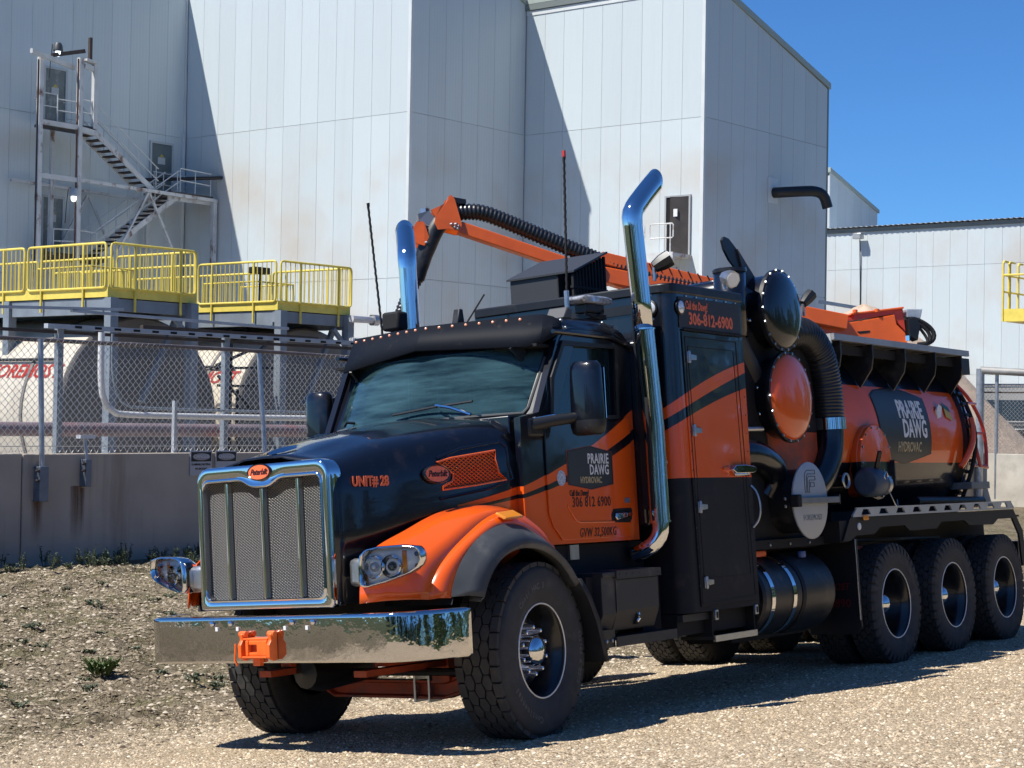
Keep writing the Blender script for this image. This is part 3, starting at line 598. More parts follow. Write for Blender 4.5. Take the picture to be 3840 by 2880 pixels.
def hdoor(x0, x1, z0, z1, lab, m, sz):
    y = Y1 - .035
    g = thing('steel_door', lab, 'door', (x0, y, z0)); w, h = x1 - x0, z1 - z0
    MB().box(0, w, -.02, 0, 0, h).build('door_leaf', m, g, smooth=False)
    f = MB(); f.box(-.09, 0, -.06, 0, 0, h + .08).box(w, w + .09, -.06, 0, 0, h + .08).box(0, w, -.06, 0, h, h + .08); f.build('door_frame', mat('door_frame_light', (.42, .45, .46), .5), g, smooth=False)
    MB().tube([(w - .12, -.06, h * .47), (w - .02, -.06, h * .47)], .02, 6).build('door_handle', GALV, g)
    MB().box(w * .32, w * .68, -.03, -.02, h * sz, h * sz + .26).build('notice', mat('pale_notice', (.45, .47, .48), .6), g, smooth=False)
    if sz > .55: MB().prism([(w * .38, h * sz + .27), (w * .64, h * sz + .27), (w * .51, h * sz + .4)], 'y', -.03, -.02).build('yellow_notice', mat('notice_yellow', (.5, .38, .08), .6), g, smooth=False)
hdoor(31.96, 32.86, 12.4, 14.6, 'weathered door at the top landing of the stair tower', ST, .58)
hdoor(37.0, 38.0, 10.45, 12.5, 'dark grey door beside the middle landing of the stair tower', mat('dark_door', (.10, .13, .135), .5, var=(1.5, .2)), .62)
hdoor(31.98, 32.84, 7.7, 9.88, 'weathered door behind the lowest landing of the stair tower', ST, .6)
for (x, y, z), lab in (((30.99, YF - .05, 14.85), 'lit wall lamp above the top of the stair tower'), ((31.75, YF - .12, 9.78), 'lit lamp on the stair tower column below the middle beam')):
    g = thing('wall_lamp', lab, 'lamp', (x, y, z))
    MB().lathe([(.0, .28), (.1, .26), (.16, .16), (.18, -.02), (.15, -.04)], ax='z', n=14).build('lamp_housing', mat('lamp_housing', (.05, .055, .06), .5) if z > 12 else STGL, g)
    MB().lathe([(.10, -.04), (.10, -.14), (.07, -.21), (0, -.24)], ax='z', n=14).build('lamp_globe', mat('lit_globe', (.9, .95, 1), .3, emit=((.85, .93, 1), 1.5)), g)
    MB().tube([(-.17, .1, .2), (-.2, .15, -.4), (-.2, .2, -1)], .015, 5).build('cable', mat('black_rubber'), g)

# ------------------------------------------------------------------ horizontal tanks under yellow railed platforms
TANKW = mat('tank_cream', (.58, .52, .42), .45, var=(1.2, .06, 5), dirt=((.42, .36, .28), 1.3, .52, .75, (1, 1, .5)))
TANKG = mat('tank_end_shaded', (.17, .155, .14), .6, var=(1, .08))  # shade of the end cap is put into this darker colour; straps share it
REDL = mat('red_lettering', (.62, .045, .03), .5)
YC = 19.17; ZC = 2.02; RT = 1.9
def tank(x, lab, txt):
    g = thing('storage_tank', lab, 'tank', (x, YC, ZC), 'horizontal storage tanks behind the fence')
    MB().lathe([(RT, .02), (RT, 1.5), (RT, 9.5), (0, 9.6)], ax='y', n=56).build('tank_shell', TANKW, g)
    MB().lathe([(RT + .012, .0), (RT + .012, .06), (RT + .012, .0), (RT * .985, -.03), (0, -.10)], ax='y', n=56).build('end_cap', TANKG, g, angle=20)
    for yy in (1.1, 3.4): MB().lathe([(RT + .004, yy), (RT + .02, yy), (RT + .02, yy + .08), (RT + .004, yy + .08)], ax='y', n=48).build('strap', TANKG, g)
    for yy in (.8, 6): MB().prism([(-1.6, -2.1), (1.6, -2.1), (1.75, -.9), (-1.75, -.9)], 'y', yy, yy + .3).build('saddle', CON, g)
    f = lambda p: (-sqrt(max(0.01, (RT + .01) ** 2 - p[2] ** 2)), p[1], p[2])
    text('lettering', txt, .36, (0, 1.3, .82), (0, -1, 0), (0, 0, 1), REDL, g, sx=1.2, shear=.25, bold=.006, fn=f, ls=.95)
    MB().tube([(-1.66, .4, 1.05), (-1.66, 8, 1.05)], .03, 6).build('side_pipe', mat('black_rubber'), g)
    return g
tank(13.65, 'cream storage tank with red letters, left one behind the fence', 'FOREMOST'); tank(18.05, 'cream storage tank with red letters, right one behind the fence', 'FOREMOST')
def platform(x0, x1, y0, y1, lab, left_to=None):
    g = thing('railed_platform', lab, 'platform', (0, 0, 0), 'yellow railed platforms over the tanks')
    zt, zd = 5.2, 4.24
    t = MB(); t.box(x0, x1, y0, y0 + .02, zd - .03, zd + .16); t.box(x0, x0 + .02, y0 + .02, y1, zd - .03, zd + .16); t.box(x1 - .02, x1, y0 + .02, y1, zd - .03, zd + .16)
    t.build('toe_board', YEL, g, smooth=False)
    MB().box(x0 + .03, x1 - .03, y0 + .03, y1, zd - .04, zd).build('deck', mat('dark_grating'), g, smooth=False)
    b = MB(); b.box(x0 + .02, x1 - .02, y0 + .03, y0 + .16, zd - .27, zd - .05); b.box(x0 + .03, x0 + .16, y0 + .17, y1, zd - .34, zd - .05); b.box(x1 - .16, x1 - .03, y0 + .17, y1, zd - .34, zd - .05)
    b.build('edge_beam', STG, g, smooth=False)
    for x in (x0 + .06, x1 - .1):
        for y in (y0 - .04, y0 + 3.0, y0 + 6): MB().box(x - .09, x + .09, y - .09, y + .09, -.3, zd - .04).build('column', STG, g, smooth=False)
    MB().bar((x1 - .2, y0 + .3, 3.9), (x1 - 1.0, y0 + .3, 2.3), .1).build('brace', STG, g, smooth=False)
    MB().bar((x1 - .12, y0, 3.55), (x1 - .5, y0, 3.9), .08).build('knee_brace', STG, g, smooth=False)
    def panel(a, b_, n):
        a = Vector(a); b_ = Vector(b_); d = (b_ - a).normalized(); r = .07; z0, z1 = zd + .14, zt
        P = [a + d * r + Vector((0, 0, z1)), b_ - d * r + Vector((0, 0, z1)), b_ - d * .02 + Vector((0, 0, z1 - .02)), b_ + Vector((0, 0, z1 - r)), b_ + Vector((0, 0, z0 + r)), b_ - d * .02 + Vector((0, 0, z0 + .02)), b_ - d * r + Vector((0, 0, z0)), a + d * r + Vector((0, 0, z0)), a + d * .02 + Vector((0, 0, z0 + .02)), a + Vector((0, 0, z0 + r)), a + Vector((0, 0, z1 - r)), a + d * .02 + Vector((0, 0, z1 - .02))]
        MB().tube(P, .024, 8, closed=True).build('rail_frame', YEL, g)
        for i in range(1, n):
            p = a + (b_ - a) * i / n; MB().tube([p + Vector((0, 0, z0)), p + Vector((0, 0, z1))], .011, 5).build('baluster', YEL, g)
        for t_ in (.28, .82) if (b_ - a).length > 1.8 else (.5,):
            p = a + (b_ - a) * t_; MB().tube([p + Vector((0, 0, zd - .28)), p + Vector((0, 0, z1))], .026, 6).build('rail_post', YEL, g)
    panel((x0 + .05, y0 - .02, 0), (x1, y0 - .02, 0), 15)
    yy = y0
    while yy < y1 - .5:
        panel((x0 - .02, yy + .04, 0), (x0 - .02, yy + 2.35, 0), 17); panel((x1 + .02, yy + .04, 0), (x1 + .02, yy + 2.35, 0), 17); yy += 2.42
    # inner hatch guard in the middle of the deck
    for (a, b_) in (((x0 + .55, y0 + 1.2), (x1 - .5, y0 + 1.2)), ((x0 + .55, y0 + 1.2), (x0 + .55, y0 + 2.8)), ((x1 - .5, y0 + 1.2), (x1 - .5, y0 + 2.8))):
        a = Vector((*a, 0)); b_ = Vector((*b_, 0)); z1 = zd + .62
        MB().tube([a + Vector((0, 0, zd)), a + Vector((0, 0, z1)), b_ + Vector((0, 0, z1)), b_ + Vector((0, 0, zd))], .022, 6).build('hatch_guard', YEL, g)
        for i in range(1, 7): p = a + (b_ - a) * i / 7; MB().tube([p + Vector((0, 0, zd)), p + Vector((0, 0, z1))], .01, 4).build('baluster', YEL, g)
    return g
platform(12.17, 14.26, 18.37, 25.7, 'yellow railed platform over the left tank'); platform(16.45, 18.55, 18.37, 25.7, 'yellow railed platform over the right tank')
fx = thing('floodlight', 'dark floodlight standing on the right yellow platform', 'lamp', (17.1, 19.6, 4.24))
MB().tube([(0, 0, 0), (.02, 0, .85)], .025, 6).build('pole', DRUST, fx); MB().box(-.22, .22, -.1, .1, .78, .92).build('lamp_head', mat('black_steel'), fx, bevel=.02)
# clutter of steel and pipes between tanks, fence and platforms
def pipe(name, lab, pts, r, m, cat='pipe', n=10, sm=0):
    o = MB().tube(smoothc(pts, sm) if sm else pts, r, n).build(name, m); return tag(o, lab, cat)
PP = mat('pinkish_old_pipe', (.22, .17, .18), .6, var=(1.6, .25, 5), dirt=((.30, .12, .11), .9, .5, .65))
pipe('process_pipe', 'thick faded pink pipe running low behind the fence', [(-2, 15, 1.84), (21, 15, 1.82)], .11, PP, n=14)
WPM = mat('white_conduit', (.66, .65, .62), .5)
pipe('conduit', 'white conduit curving down from the left column and along the fence', [(8.23, 13.6, 3.3), (8.23, 13.6, 2.45), (8.36, 13.6, 2.12), (8.75, 13.6, 2.06), (16, 13.6, 2.06)], .05, WPM, sm=40)
pipe('conduit', 'darker conduit nested inside the white curved conduit', [(8.6, 13.8, 3.3), (8.6, 13.8, 2.7), (8.75, 13.8, 2.25), (9.1, 13.8, 2.16), (16, 13.8, 2.16)], .022, STG, sm=40)
cb = thing('cable_tray', 'perforated grey steel beam running above the fence top', 'beam', (0, 0, 0))
MB().bar((7.9, 14.5, 3.40), (15.2, 14.5, 3.42), .1, .07).build('channel', STGL, cb, smooth=False)
MB().bar((5.0, 14.6, 3.32), (15.2, 14.55, 3.32), .05, .05).build('angle', DRUST, cb, smooth=False)
for x in np.arange(8.4, 15, .38): MB().box(x, x + .13, 14.444, 14.449, 3.385, 3.42).build('slot', DK, cb, smooth=False)
for x in (8.2, 11.6, 14.9): MB().box(x - .05, x + .05, 14.52, 14.62, -.2, 3.38).build('post', STG, cb, smooth=False)
for i, (a, b_, w) in enumerate((((4, 17, 3.62), (11.4, 17, 3.9), .05), ((10.3, 17, 3.82), (15.4, 17, 3.76), .05), ((12.0, 17.2, 3.62), (16.4, 17.2, 3.6), .09))):
    MB().bar(a, b_, .08, w).build('service_beam', STGL if i < 2 else DRUST); o = bpy.context.scene.collection.objects[-1]; tag(o, ['white service beam under the left yellow platform', 'white service beam between the yellow platforms', 'dark service beam under the right yellow platform'][i], 'beam')
pt = thing('pipe_rack', 'black bracing and pipes between the two storage tanks', 'pipe rack', (0, 0, 0))
for a, b_ in (((15.43, 18.6, 3.6), (15.43, 18.6, .4)), ((15.85, 18.6, 3.35), (15.05, 18.6, 3.05)), ((15.1, 18.6, 2.85), (16.15, 18.6, 2.1)), ((15.05, 18.6, 3.0), (16.6, 18.6, 3.05)), ((15.1, 18.6, 2.2), (16.3, 18.6, 2.2)), ((15.25, 18.6, 2.2), (15.25, 18.6, 1.6)), ((15.62, 18.6, 2.6), (15.62, 18.6, 1.6)), ((15.05, 18.55, 2.66), (16.2, 18.55, 2.66))):
    MB().bar(a, b_, .05).build('strut', mat('black_steel'), pt, smooth=False)
for i, (x, lab) in enumerate(((9.1, 'pale green stub post behind the fence, left of the danger signs'), (12.6, 'short pale stub post behind the fence, right of the danger signs'))):
    tag(MB().box(x - .03, x + .03, 12.9, 12.96, .2, 2.3 if i == 0 else 1.9).build('stub_post', STGL, smooth=False), lab, 'post')
# piping stubs at the right end of the platforms
vr = thing('valve_rack', 'grey pipes with valves right of the yellow platforms', 'pipework', (0, 0, 0))
VP = mat('pale_pipe', (.5, .5, .5), .5, var=(3, .1))
MB().tube([(18.2, 18.0, 4.12), (19.6, 18.0, 4.12), (19.85, 18.0, 3.3), (19.95, 18, 2.0)], .08, 8).build('pipe', VP, vr)
MB().tube([(18.2, 18.0, 3.66), (19.5, 18.0, 3.66)], .07, 8).build('pipe', VP, vr)
for z in (4.12, 3.66): MB().lathe([(0, -.08), (.12, -.08), (.12, .08), (0, .08)], (18.9, 18, z), 'x', 10).build('valve', GALV, vr)
MB().box(18.6, 19.9, 17.9, 18, 2.9, 3.1).build('strap', STG, vr)
# grey-tan heap
def heap(cx, cy, r, h):
    b = MB(); secs = []
    rg = random.Random(2)
    for i in range(15):
        t = (i / 14) ** .8; rr = r * (1 - t) + .03; q = rr / r; secs.append([(cx + rr * cos(a) * (1 + .05 * sin(3 * a + i * .3)), cy + rr * sin(a) * (1 + .04 * cos(2 * a)), h * (1 - q ** 1.35) + .05 * sin(5 * a + i)) for a in np.linspace(0, 2 * pi, 37)[:-1]])
    return b.loft(secs, closed=True, cap=True)
tag(heap(43.4, 19.5, 6.6, 5.9).build('sand_heap', mat('tan_sand', (.50, .38, .28), .95, var=(1.5, .15, 6), bump=(6, .6, .05))), 'tan heap of sand beside the mill wing', 'heap')
tag(MB().bar((50.4, 25, 6.57), (53.7, 25, 6.50), .12, .12).build('conveyor_boom', STGL, smooth=False), 'thin grey conveyor boom over the tan heap', 'conveyor')
# right side behind the fence: yellow caged platform, gate post, parked truck
ya = thing('yellow_cage_platform', 'yellow caged ladder platform on legs at the right edge', 'platform', (42.9, 13.0, 0))
YZ = 5.25
MB().box(0, 2.6, 0, 1.6, YZ, YZ + .38).build('toe_board', YEL, ya, smooth=False)
for y in (0, 1.6):
    for x in (0, .42, .5, 1.1): MB().tube([(x, y, YZ), (x, y, YZ + 1.75), (x + .06, y, YZ + 1.82), (x + .34, y, YZ + 1.82)], .035, 6).build('rail_post', YEL, ya)
    for z in (.9, 1.4): MB().tube([(0, y, YZ + z), (2.6, y, YZ + z)], .03, 6).build('rail', YEL, ya)
MB().tube([(0, 0, YZ + 1.4), (0, 1.6, YZ + 1.4)], .03, 6).build('rail', YEL, ya)
MB().lathe([(0, 0), (.22, 0), (.22, 1.3), (.18, 1.45), (0, 1.5)], (1.0, .6, YZ + .2), 'z', 12).build('drum', STG, ya)
MB().bar((.5, .8, YZ), (1.4, .8, YZ - 1.2), .1).build('brace', DRUST, ya); MB().box(.78, 1.18, .6, 1.0, 0, YZ).build('column', STGL, ya, smooth=False)
MB().tube([(1.0, -.1, 0), (1.0, -.1, YZ)], .04, 6).build('ladder_rail', YEL, ya)
MB().box(.8, 1.4, -.3, .1, 2.55, 2.68).build('step', YEL, ya, smooth=False)
gp = thing('corner_fence', 'chain link fence with thick corner posts on the sunlit wall return at the right', 'fence', (36.56, WY, 0))
MB().tube([(-.25, -.1, -.3), (-.25, -.1, 3.62)], .11, 12).build('corner_post', GALV, gp); MB().tube([(-.1, -.5, .2), (-.1, -.5, 3.6)], .05, 10).build('corner_post', GALV, gp)
MB().tube([(-.25, -.1, 3.58), (-.1, -1.6, 3.50), (0, -3, 3.55)], .1, 10).build('top_pipe', mat('old_pipe', (.30, .29, .27), .6, .2, var=(3, .2)), gp)
MB().tube([(0, 0, 3.2), (0, -8, 3.2)], .03, 6).build('rail', GALV, gp); MB().tube([(0, 0, 3.0), (0, -8, 3.0)], .02, 6).build('rail', DRUST, gp)
me = chain(0, 8, 1.3, 3.2, 0); me.materials.append(WIRE); o = link('chain_mesh', me, WIRE, gp); o['kind'] = 'stuff'; o.location = (0, -8, 0); o.rotation_euler.z = pi / 2
pk = thing('parked_truck', 'dark parked truck with chrome grille behind the fence at the right edge', 'truck', (45.5, 16.0, 0))
TB = mat('dark_paint', (.03, .032, .035), .35, coat=.5)
MB().prism([(0, .5), (5, .5), (5, 3.4), (1.6, 3.4), (1.1, 2.2), (0, 2.05)], 'y', -1.1, 1.1).build('body', TB, pk, bevel=.06)
for y in (-.85, .85): MB().box(-.05, .05, y - .2, y + .2, 1.05, 1.3).build('headlight', mat('lamp_glass'), pk, bevel=.02)
MB().box(-.06, 0, -.6, .6, .8, 1.95).build('grille', mat('dull_chrome', (.5, .5, .5), .25, .9), pk, bevel=.02); MB().box(-.25, 0, -1.15, 1.15, .45, .75).build('bumper', mat('dull_chrome'), pk, bevel=.03)
MB().add([(1.12, -.95, 2.3), (1.12, .95, 2.3), (1.57, .9, 3.3), (1.57, -.9, 3.3)], [(0, 1, 2, 3)]).build('windshield', mat('dark_glass', (.02, .03, .035), .05), pk)
for x in (.8, 3.2):
    for y in (-1.12, .82): MB().lathe([(0, 0), (.3, 0), (.5, .02), (.5, .28), (0, .28)], (x, y, .5), 'y', 20).build('wheel', mat('tyre_rubber', (.02, .02, .021), .75), pk)
# low building with window band seen past the tank end
lb = thing('low_shed', 'low white shed with a dark window band behind the gate', 'building', (62, 6, 0))
MB().box(0, 8, 0, 14, 0, 4.2).build('wall', mat('painted_wall', CLADW, .6, var=(1, .05)), lb, smooth=False)
MB().box(-.4, 8.3, -.3, 14.3, 4.2, 4.45).build('roof', mat('roof_sheet'), lb, smooth=False)
for i in range(7): MB().box(-.03, 0, .5 + i * 1.9, 2.2 + i * 1.9, 3.1, 3.7).build('window', mat('dark_glass'), lb, smooth=False)
# belt of trees across the road behind the photographer, mirrored in chrome and paint
b = MB(); rg = np.random.default_rng(11); TN = 90
ang = np.linspace(radians(168), radians(352), TN); tx_ = -4 + 44 * np.cos(ang) + rg.uniform(-2, 2, TN); ty_ = 4 + 42 * np.sin(ang) + rg.uniform(-2, 2, TN); th_ = rg.uniform(4, 10, TN)
for i in range(TN): b.tube([(tx_[i], ty_[i], 0), (tx_[i] + .3, ty_[i], th_[i] * .7)], [.25, .08], 5)
trk = b.build('tree_trunks', mat('bark', (.06, .045, .03), .9), smooth=False); trk['kind'] = 'stuff'
n = 60000; i = rg.integers(0, TN, n); q = rg.normal(0, 1, (n, 3, 3)); q /= np.linalg.norm(q, axis=2, keepdims=True); hh = rg.random(n) ** .8
V = np.stack([tx_[i] + rg.normal(0, 1.7, n) * (1.15 - hh), ty_[i] + rg.normal(0, 1.7, n) * (1.15 - hh), .3 + th_[i] * hh], 1)[:, None] + q * .42
me = npmesh('leaves', V.reshape(-1, 3), np.arange(3 * n).reshape(-1, 3)); me.materials.append(mat('tree_leaf', (.05, .085, .02), .6))
wb = link('tree_belt', me, None); wb['kind'] = 'stuff'; wb['label'] = 'belt of green trees across the road'; trk.parent = wb
# ------------------------------------------------------------------ the hydrovac truck; +x forward, +y its left side, z up, origin on the ground under the front axle
TRM = Matrix(((-0.998487, 0.054596, 0.006497, 0), (-0.05374, -0.994077, 0.094462, 0), (0.011615, 0.09397, 0.995507, 0), (0, 0, 0, 1)))
T = thing('hydrovac_truck', 'black and orange hydrovac truck with tank, boom and tall chrome stacks', 'truck', mw=TRM)
OR_ = (.80, .105, .008); BK = (.0035, .0045, .009)
def paint(name, col, rough=.28, coat=.75):
    m = mat(name, col, rough, coat=coat, spec=.35)
    nt = m.node_tree; N = nt.nodes; L = nt.links; b = N['Principled BSDF']; tc = N.new('ShaderNodeTexCoord')
    t = N.new('ShaderNodeTexNoise'); t.inputs['Scale'].default_value = 2.6; t.inputs['Detail'].default_value = 2; L.new(tc.outputs['Object'], t.inputs['Vector'])
    bp = N.new('ShaderNodeBump'); bp.inputs['Strength'].default_value = .10; bp.inputs['Distance'].default_value = .012; L.new(t.outputs[0], bp.inputs['Height']); L.new(bp.outputs[0], b.inputs['Coat Normal'])
    d = N.new('ShaderNodeTexNoise'); d.inputs['Scale'].default_value = 5; d.inputs['Detail'].default_value = 8; d.inputs['Roughness'].default_value = .7; L.new(tc.outputs['Object'], d.inputs['Vector'])
    r = N.new('ShaderNodeMapRange'); r.inputs['From Min'].default_value = .42; r.inputs['From Max'].default_value = .72; r.inputs['To Min'].default_value = .02; r.inputs['To Max'].default_value = .14; L.new(d.outputs[0], r.inputs[0]); L.new(r.outputs[0], b.inputs['Coat Roughness'])
    # a thin veil of road dust
    mx = N.new('ShaderNodeMix'); mx.data_type = 'RGBA'; mx.inputs[6].default_value = (*col, 1); mx.inputs[7].default_value = (.20, .16, .12, 1)
    r2 = N.new('ShaderNodeMapRange'); r2.inputs['From Min'].default_value = .55; r2.inputs['From Max'].default_value = .8; r2.inputs['To Max'].default_value = .12; L.new(d.outputs[0], r2.inputs[0]); L.new(r2.outputs[0], mx.inputs[0])
    L.new(mx.outputs[2], b.inputs['Base Color']); return m, mx
ORP, _ = paint('orange_paint', OR_); BKP, _ = paint('black_paint', BK)
def striped(name, u_of, curves, lo=None):
    """orange/black livery: curves = (top of upper stripe, its underside, top of lower field) as quadratics of u; lo = height under which it is black again"""
    m, mx = paint(name, BK); nt = m.node_tree; N = nt.nodes; L = nt.links
    tc = N.new('ShaderNodeTexCoord'); sp = N.new('ShaderNodeSeparateXYZ'); L.new(tc.outputs['Object'], sp.inputs[0]); x, y, z = sp.outputs
    def M(op, a, c=None):
        q = N.new('ShaderNodeMath'); q.operation = op
        for i, s_ in ((0, a), (1, c)):
            if s_ is None: continue
            if isinstance(s_, (int, float)): q.inputs[i].default_value = s_
            else: L.new(s_, q.inputs[i])
        return q.outputs[0]
    if curves is None:
        f = M('MULTIPLY', M('GREATER_THAN', z, lo[0]), M('LESS_THAN', z, lo[1]))
    else:
        u = u_of(M, x, y)
        def pol(c): return M('ADD', M('ADD', M('MULTIPLY', M('MULTIPLY', u, u), c[2]), M('MULTIPLY', u, c[1])), c[0])
        a, b_, c_ = [pol(c) for c in curves]
        st_ = M('MULTIPLY', M('LESS_THAN', z, a), M('GREATER_THAN', z, b_)); f = M('MAXIMUM', st_, M('LESS_THAN', z, c_))
        if lo is not None: f = M('MULTIPLY', f, M('GREATER_THAN', z, lo))
        else: f = M('MULTIPLY', f, M('GREATER_THAN', u, -.36))
    b = N['Principled BSDF']
    if lo is not None and curves is not None:   # gloss livery above, textured liner below
        g = N.new('ShaderNodeMapRange'); g.inputs[1].default_value = 1.634; g.inputs[2].default_value = 1.636; g.inputs[3].default_value = .05; g.inputs[4].default_value = 1; L.new(z, g.inputs[0]); L.new(g.outputs[0], b.inputs['Coat Weight'])
        g = N.new('ShaderNodeMapRange'); g.inputs[1].default_value = 1.634; g.inputs[2].default_value = 1.636; g.inputs[3].default_value = .65; g.inputs[4].default_value = .3; L.new(z, g.inputs[0]); L.new(g.outputs[0], b.inputs['Roughness'])
    c = N.new('ShaderNodeMix'); c.data_type = 'RGBA'; c.inputs[6].default_value = (*BK, 1); c.inputs[7].default_value = (*OR_, 1); L.new(f, c.inputs[0]); L.new(c.outputs[2], mx.inputs[6]); return m
fit = lambda P: tuple(np.polyfit([p[0] for p in P], [p[1] for p in P], 2)[::-1])
CABP = striped('cab_livery', lambda M, x, y: M('MULTIPLY', x, -1.0), (fit([(-.32, 1.505), (.15, 1.61), (.37, 1.67), (.64, 1.75), (.97, 1.88), (1.29, 2.02), (1.5, 2.12)]), fit([(-.32, 1.485), (.14, 1.55), (.35, 1.6), (.61, 1.66), (1.14, 1.85), (1.53, 1.99)]), fit([(-.3, 1.47), (.14, 1.53), (.37, 1.57), (.8, 1.67), (1.21, 1.8), (1.52, 1.92)])))
BOXP = striped('cabinet_livery', lambda M, x, y: M('SUBTRACT', M('MULTIPLY', x, -1.0), M('MULTIPLY', M('SUBTRACT', 1.2, y), 1.0)), (fit([(1.58, 2.12), (1.89, 2.25), (2.28, 2.38), (2.77, 2.51)]), fit([(1.58, 2.04), (1.88, 2.15), (2.27, 2.275), (2.79, 2.43)]), fit([(1.6, 1.97), (1.87, 2.06), (2.26, 2.19), (2.78, 2.31)])), 1.635)
TNKP = striped('tank_livery', None, None, (1.765, 2.465))
CHR = mat('chrome', (.74, .75, .77), .045, 1.0, bump=(3.2, .035, .02)); CHW = mat('wavy_chrome', (.62, .61, .60), .05, 1.0, bump=(2.2, .30, .05)); STL = mat('brushed_steel', (.45, .46, .47), .3, .85, var=(20, .12))
BLK = mat('satin_black', (.010, .011, .013), .42, var=(4, .2), dirt=((.11, .09, .07), 3.0, .56, .85)); BLD = mat('flat_black', (.006, .006, .007), .8); RUB = mat('rubber', (.018, .018, .02), .62, var=(8, .2)); FLARE = mat('grey_rubber_flare', (.055, .06, .065), .5, var=(6, .2), dirt=((.16, .15, .14), 4, .5, .8))
BOXK = mat('textured_black_panel', (.026, .026, .027), .55, bump=(400, .2, .001), dirt=((.13, .11, .09), 2.5, .58, .85)); OCH = mat('orange_chassis', (.40, .06, .015), .55, var=(5, .3, 5), dirt=((.10, .06, .045), 3.5, .5, .7))
TYR = mat('tyre', (.040, .040, .040), .8, var=(14, .22, 5), dirt=((.10, .085, .07), 5, .55, .8)); LENS = mat('clear_lens', (.80, .83, .85), .10, .25, coat=1); AMB = mat('amber_lens', (.85, .28, .02), .2, coat=1); WLET = mat('white_letter', (.75, .75, .73), .5); OLET = mat('orange_letter', (.80, .16, .06), .5); KLET = mat('black_letter', (.006, .006, .006), .5); GLETT = mat('tan_letter', (.50, .40, .22), .5)
LX = (-1, 0, 0); UZ = (0, 0, 1)

# ---- chassis
fr = MB()
for y in (.43, -.43): fr.box(-8.85, 1.05, y - .04, y + .04, .72, .98)
for x in (-.9, -2.2, -3.6, -5, -6.2, -7.4, -8.6): fr.box(x - .05, x + .05, -.39, .39, .75, .95)
fr.build('frame_rail', BLD, T)
ax_ = MB(); sec = [(-.85, .42), (-.72, .40), (-.55, .31), (.40, .30), (.62, .36), (.85, .42)]
ax_.loft([[(.06 + s_, y, z + t) for s_, t in ((-.055, .06), (-.055, .045), (-.015, .035), (-.015, -.035), (-.055, -.045), (-.055, -.06), (.055, -.06), (.055, -.045), (.015, -.035), (.015, .035), (.055, .045), (.055, .06))] for y, z in sec], closed=True, cap=True)
ax_.build('front_axle', OCH, T)
b = MB()
for y in (.40, -.40): b.box(-.75, .95, y - .05, y + .05, .46, .50); b.box(-.55, .75, y - .045, y + .045, .51, .55); b.box(-.1, .14, y - .07, y + .07, .36, .60)
b.build('leaf_spring', OCH, T)
for y in (.28, .16): MB().box(.0, .13, y, y + .015, .22, .42).build('axle_clamp', STL, T)
MB().tube([(.35, -.7, .44), (.35, .75, .44)], .025, 8).build('tie_rod', BLK, T)
MB().box(-1.0, .9, -.36, .36, .55, 1.1).build('engine_sump', BLD, T, bevel=.05); MB().lathe([(0, -.45), (.10, -.42), (.13, 0), (.10, .15), (0, .18)], (.55, -.28, .46), 'x', 12).build('cooler_hose', BLK, T)
MB().box(-1.7, -.3, -.85, .88, .95, 1.2).build('cab_floor', BLD, T)
MB().box(-1.5, -.4, .55, .83, .93, 1.16).build('orange_cab_mount', OCH, T, bevel=.03)
MB().tube([(-.75, .86, 1.17), (-1.05, .86, 1.17)], .012, 6).build('latch_rod', STL, T); MB().box(-.83, -.72, .86, .9, 1.1, 1.2).build('door_step_bracket', STL, T)

# ---- wheels
def tyre_prof(R, w, rr):
    h = w / 2
    return [(rr, -h * .78), (rr + .02, -h * .86), (rr + (R - rr) * .35, -h * .99), (rr + (R - rr) * .62, -h), (R - .045, -h * .93), (R - .022, -h * .85), (R - .015, -h * .7), (R - .014, 0), (R - .015, h * .7), (R - .022, h * .85), (R - .045, h * .93), (R - .05, h * .935), (rr + (R - rr) * .70, h * .985), (rr + (R - rr) * .62, h), (rr + (R - rr) * .35, h * .99), (rr + (R - rr) * .30, h * .97), (rr + .02, h * .86), (rr, h * .78)]
def tread(R, w, rows, n, gap, seed=0, lug=False):
    """separate six sided tread blocks standing proud of the carcass"""
    b = MB(); rw = w * .86 / rows
    for r in range(rows):
        y0 = -w * .43 + r * rw; yc = y0 + rw / 2
        for k in range(n):
            a = 2 * pi * (k + (.5 if r % 2 else 0)) / n; da = 2 * pi / n * (.5 - gap)
            hx = rw * (.56 if 0 < r < rows - 1 else .5)
            P = [(-.5 * hx * 1.15, 0), (-.3 * hx, da), (.3 * hx, da), (.5 * hx * 1.15, 0), (.3 * hx, -da), (-.3 * hx, -da)]
            if r in (0, rows - 1) and not lug: da = 2 * pi / n * .485
            if r in (0, rows - 1): P = [(-.48 * hx, -da * .9), (-.48 * hx, da * .9), (.48 * hx, da * .9), (.48 * hx, -da * .9)]
            P = [(p[0] * (1.70 if r not in (0, rows - 1) else 1.8), p[1]) for p in P]
            m_ = len(P); vs = []
            for rad in (R - .018, R + .010):
                for p in P: vs.append((rad * cos(a + p[1]), yc + p[0], rad * sin(a + p[1])))
            b.add(vs, [tuple(range(m_, 2 * m_))] + [(i, (i + 1) % m_, m_ + (i + 1) % m_, m_ + i) for i in range(m_)])
            if lug and r in (0, rows - 1):
                s_ = -1 if r == 0 else 1; ys = s_ * w * .47
                vs = [(rad * cos(a + d), s_ * w * f, rad * sin(a + d)) for rad, f in ((R + .008, .43), (R - .025, .485), (R - .075, .502)) for d in (-da * .8, da * .8)]
                b.add(vs, [(0, 1, 3, 2), (2, 3, 5, 4)])
    return b
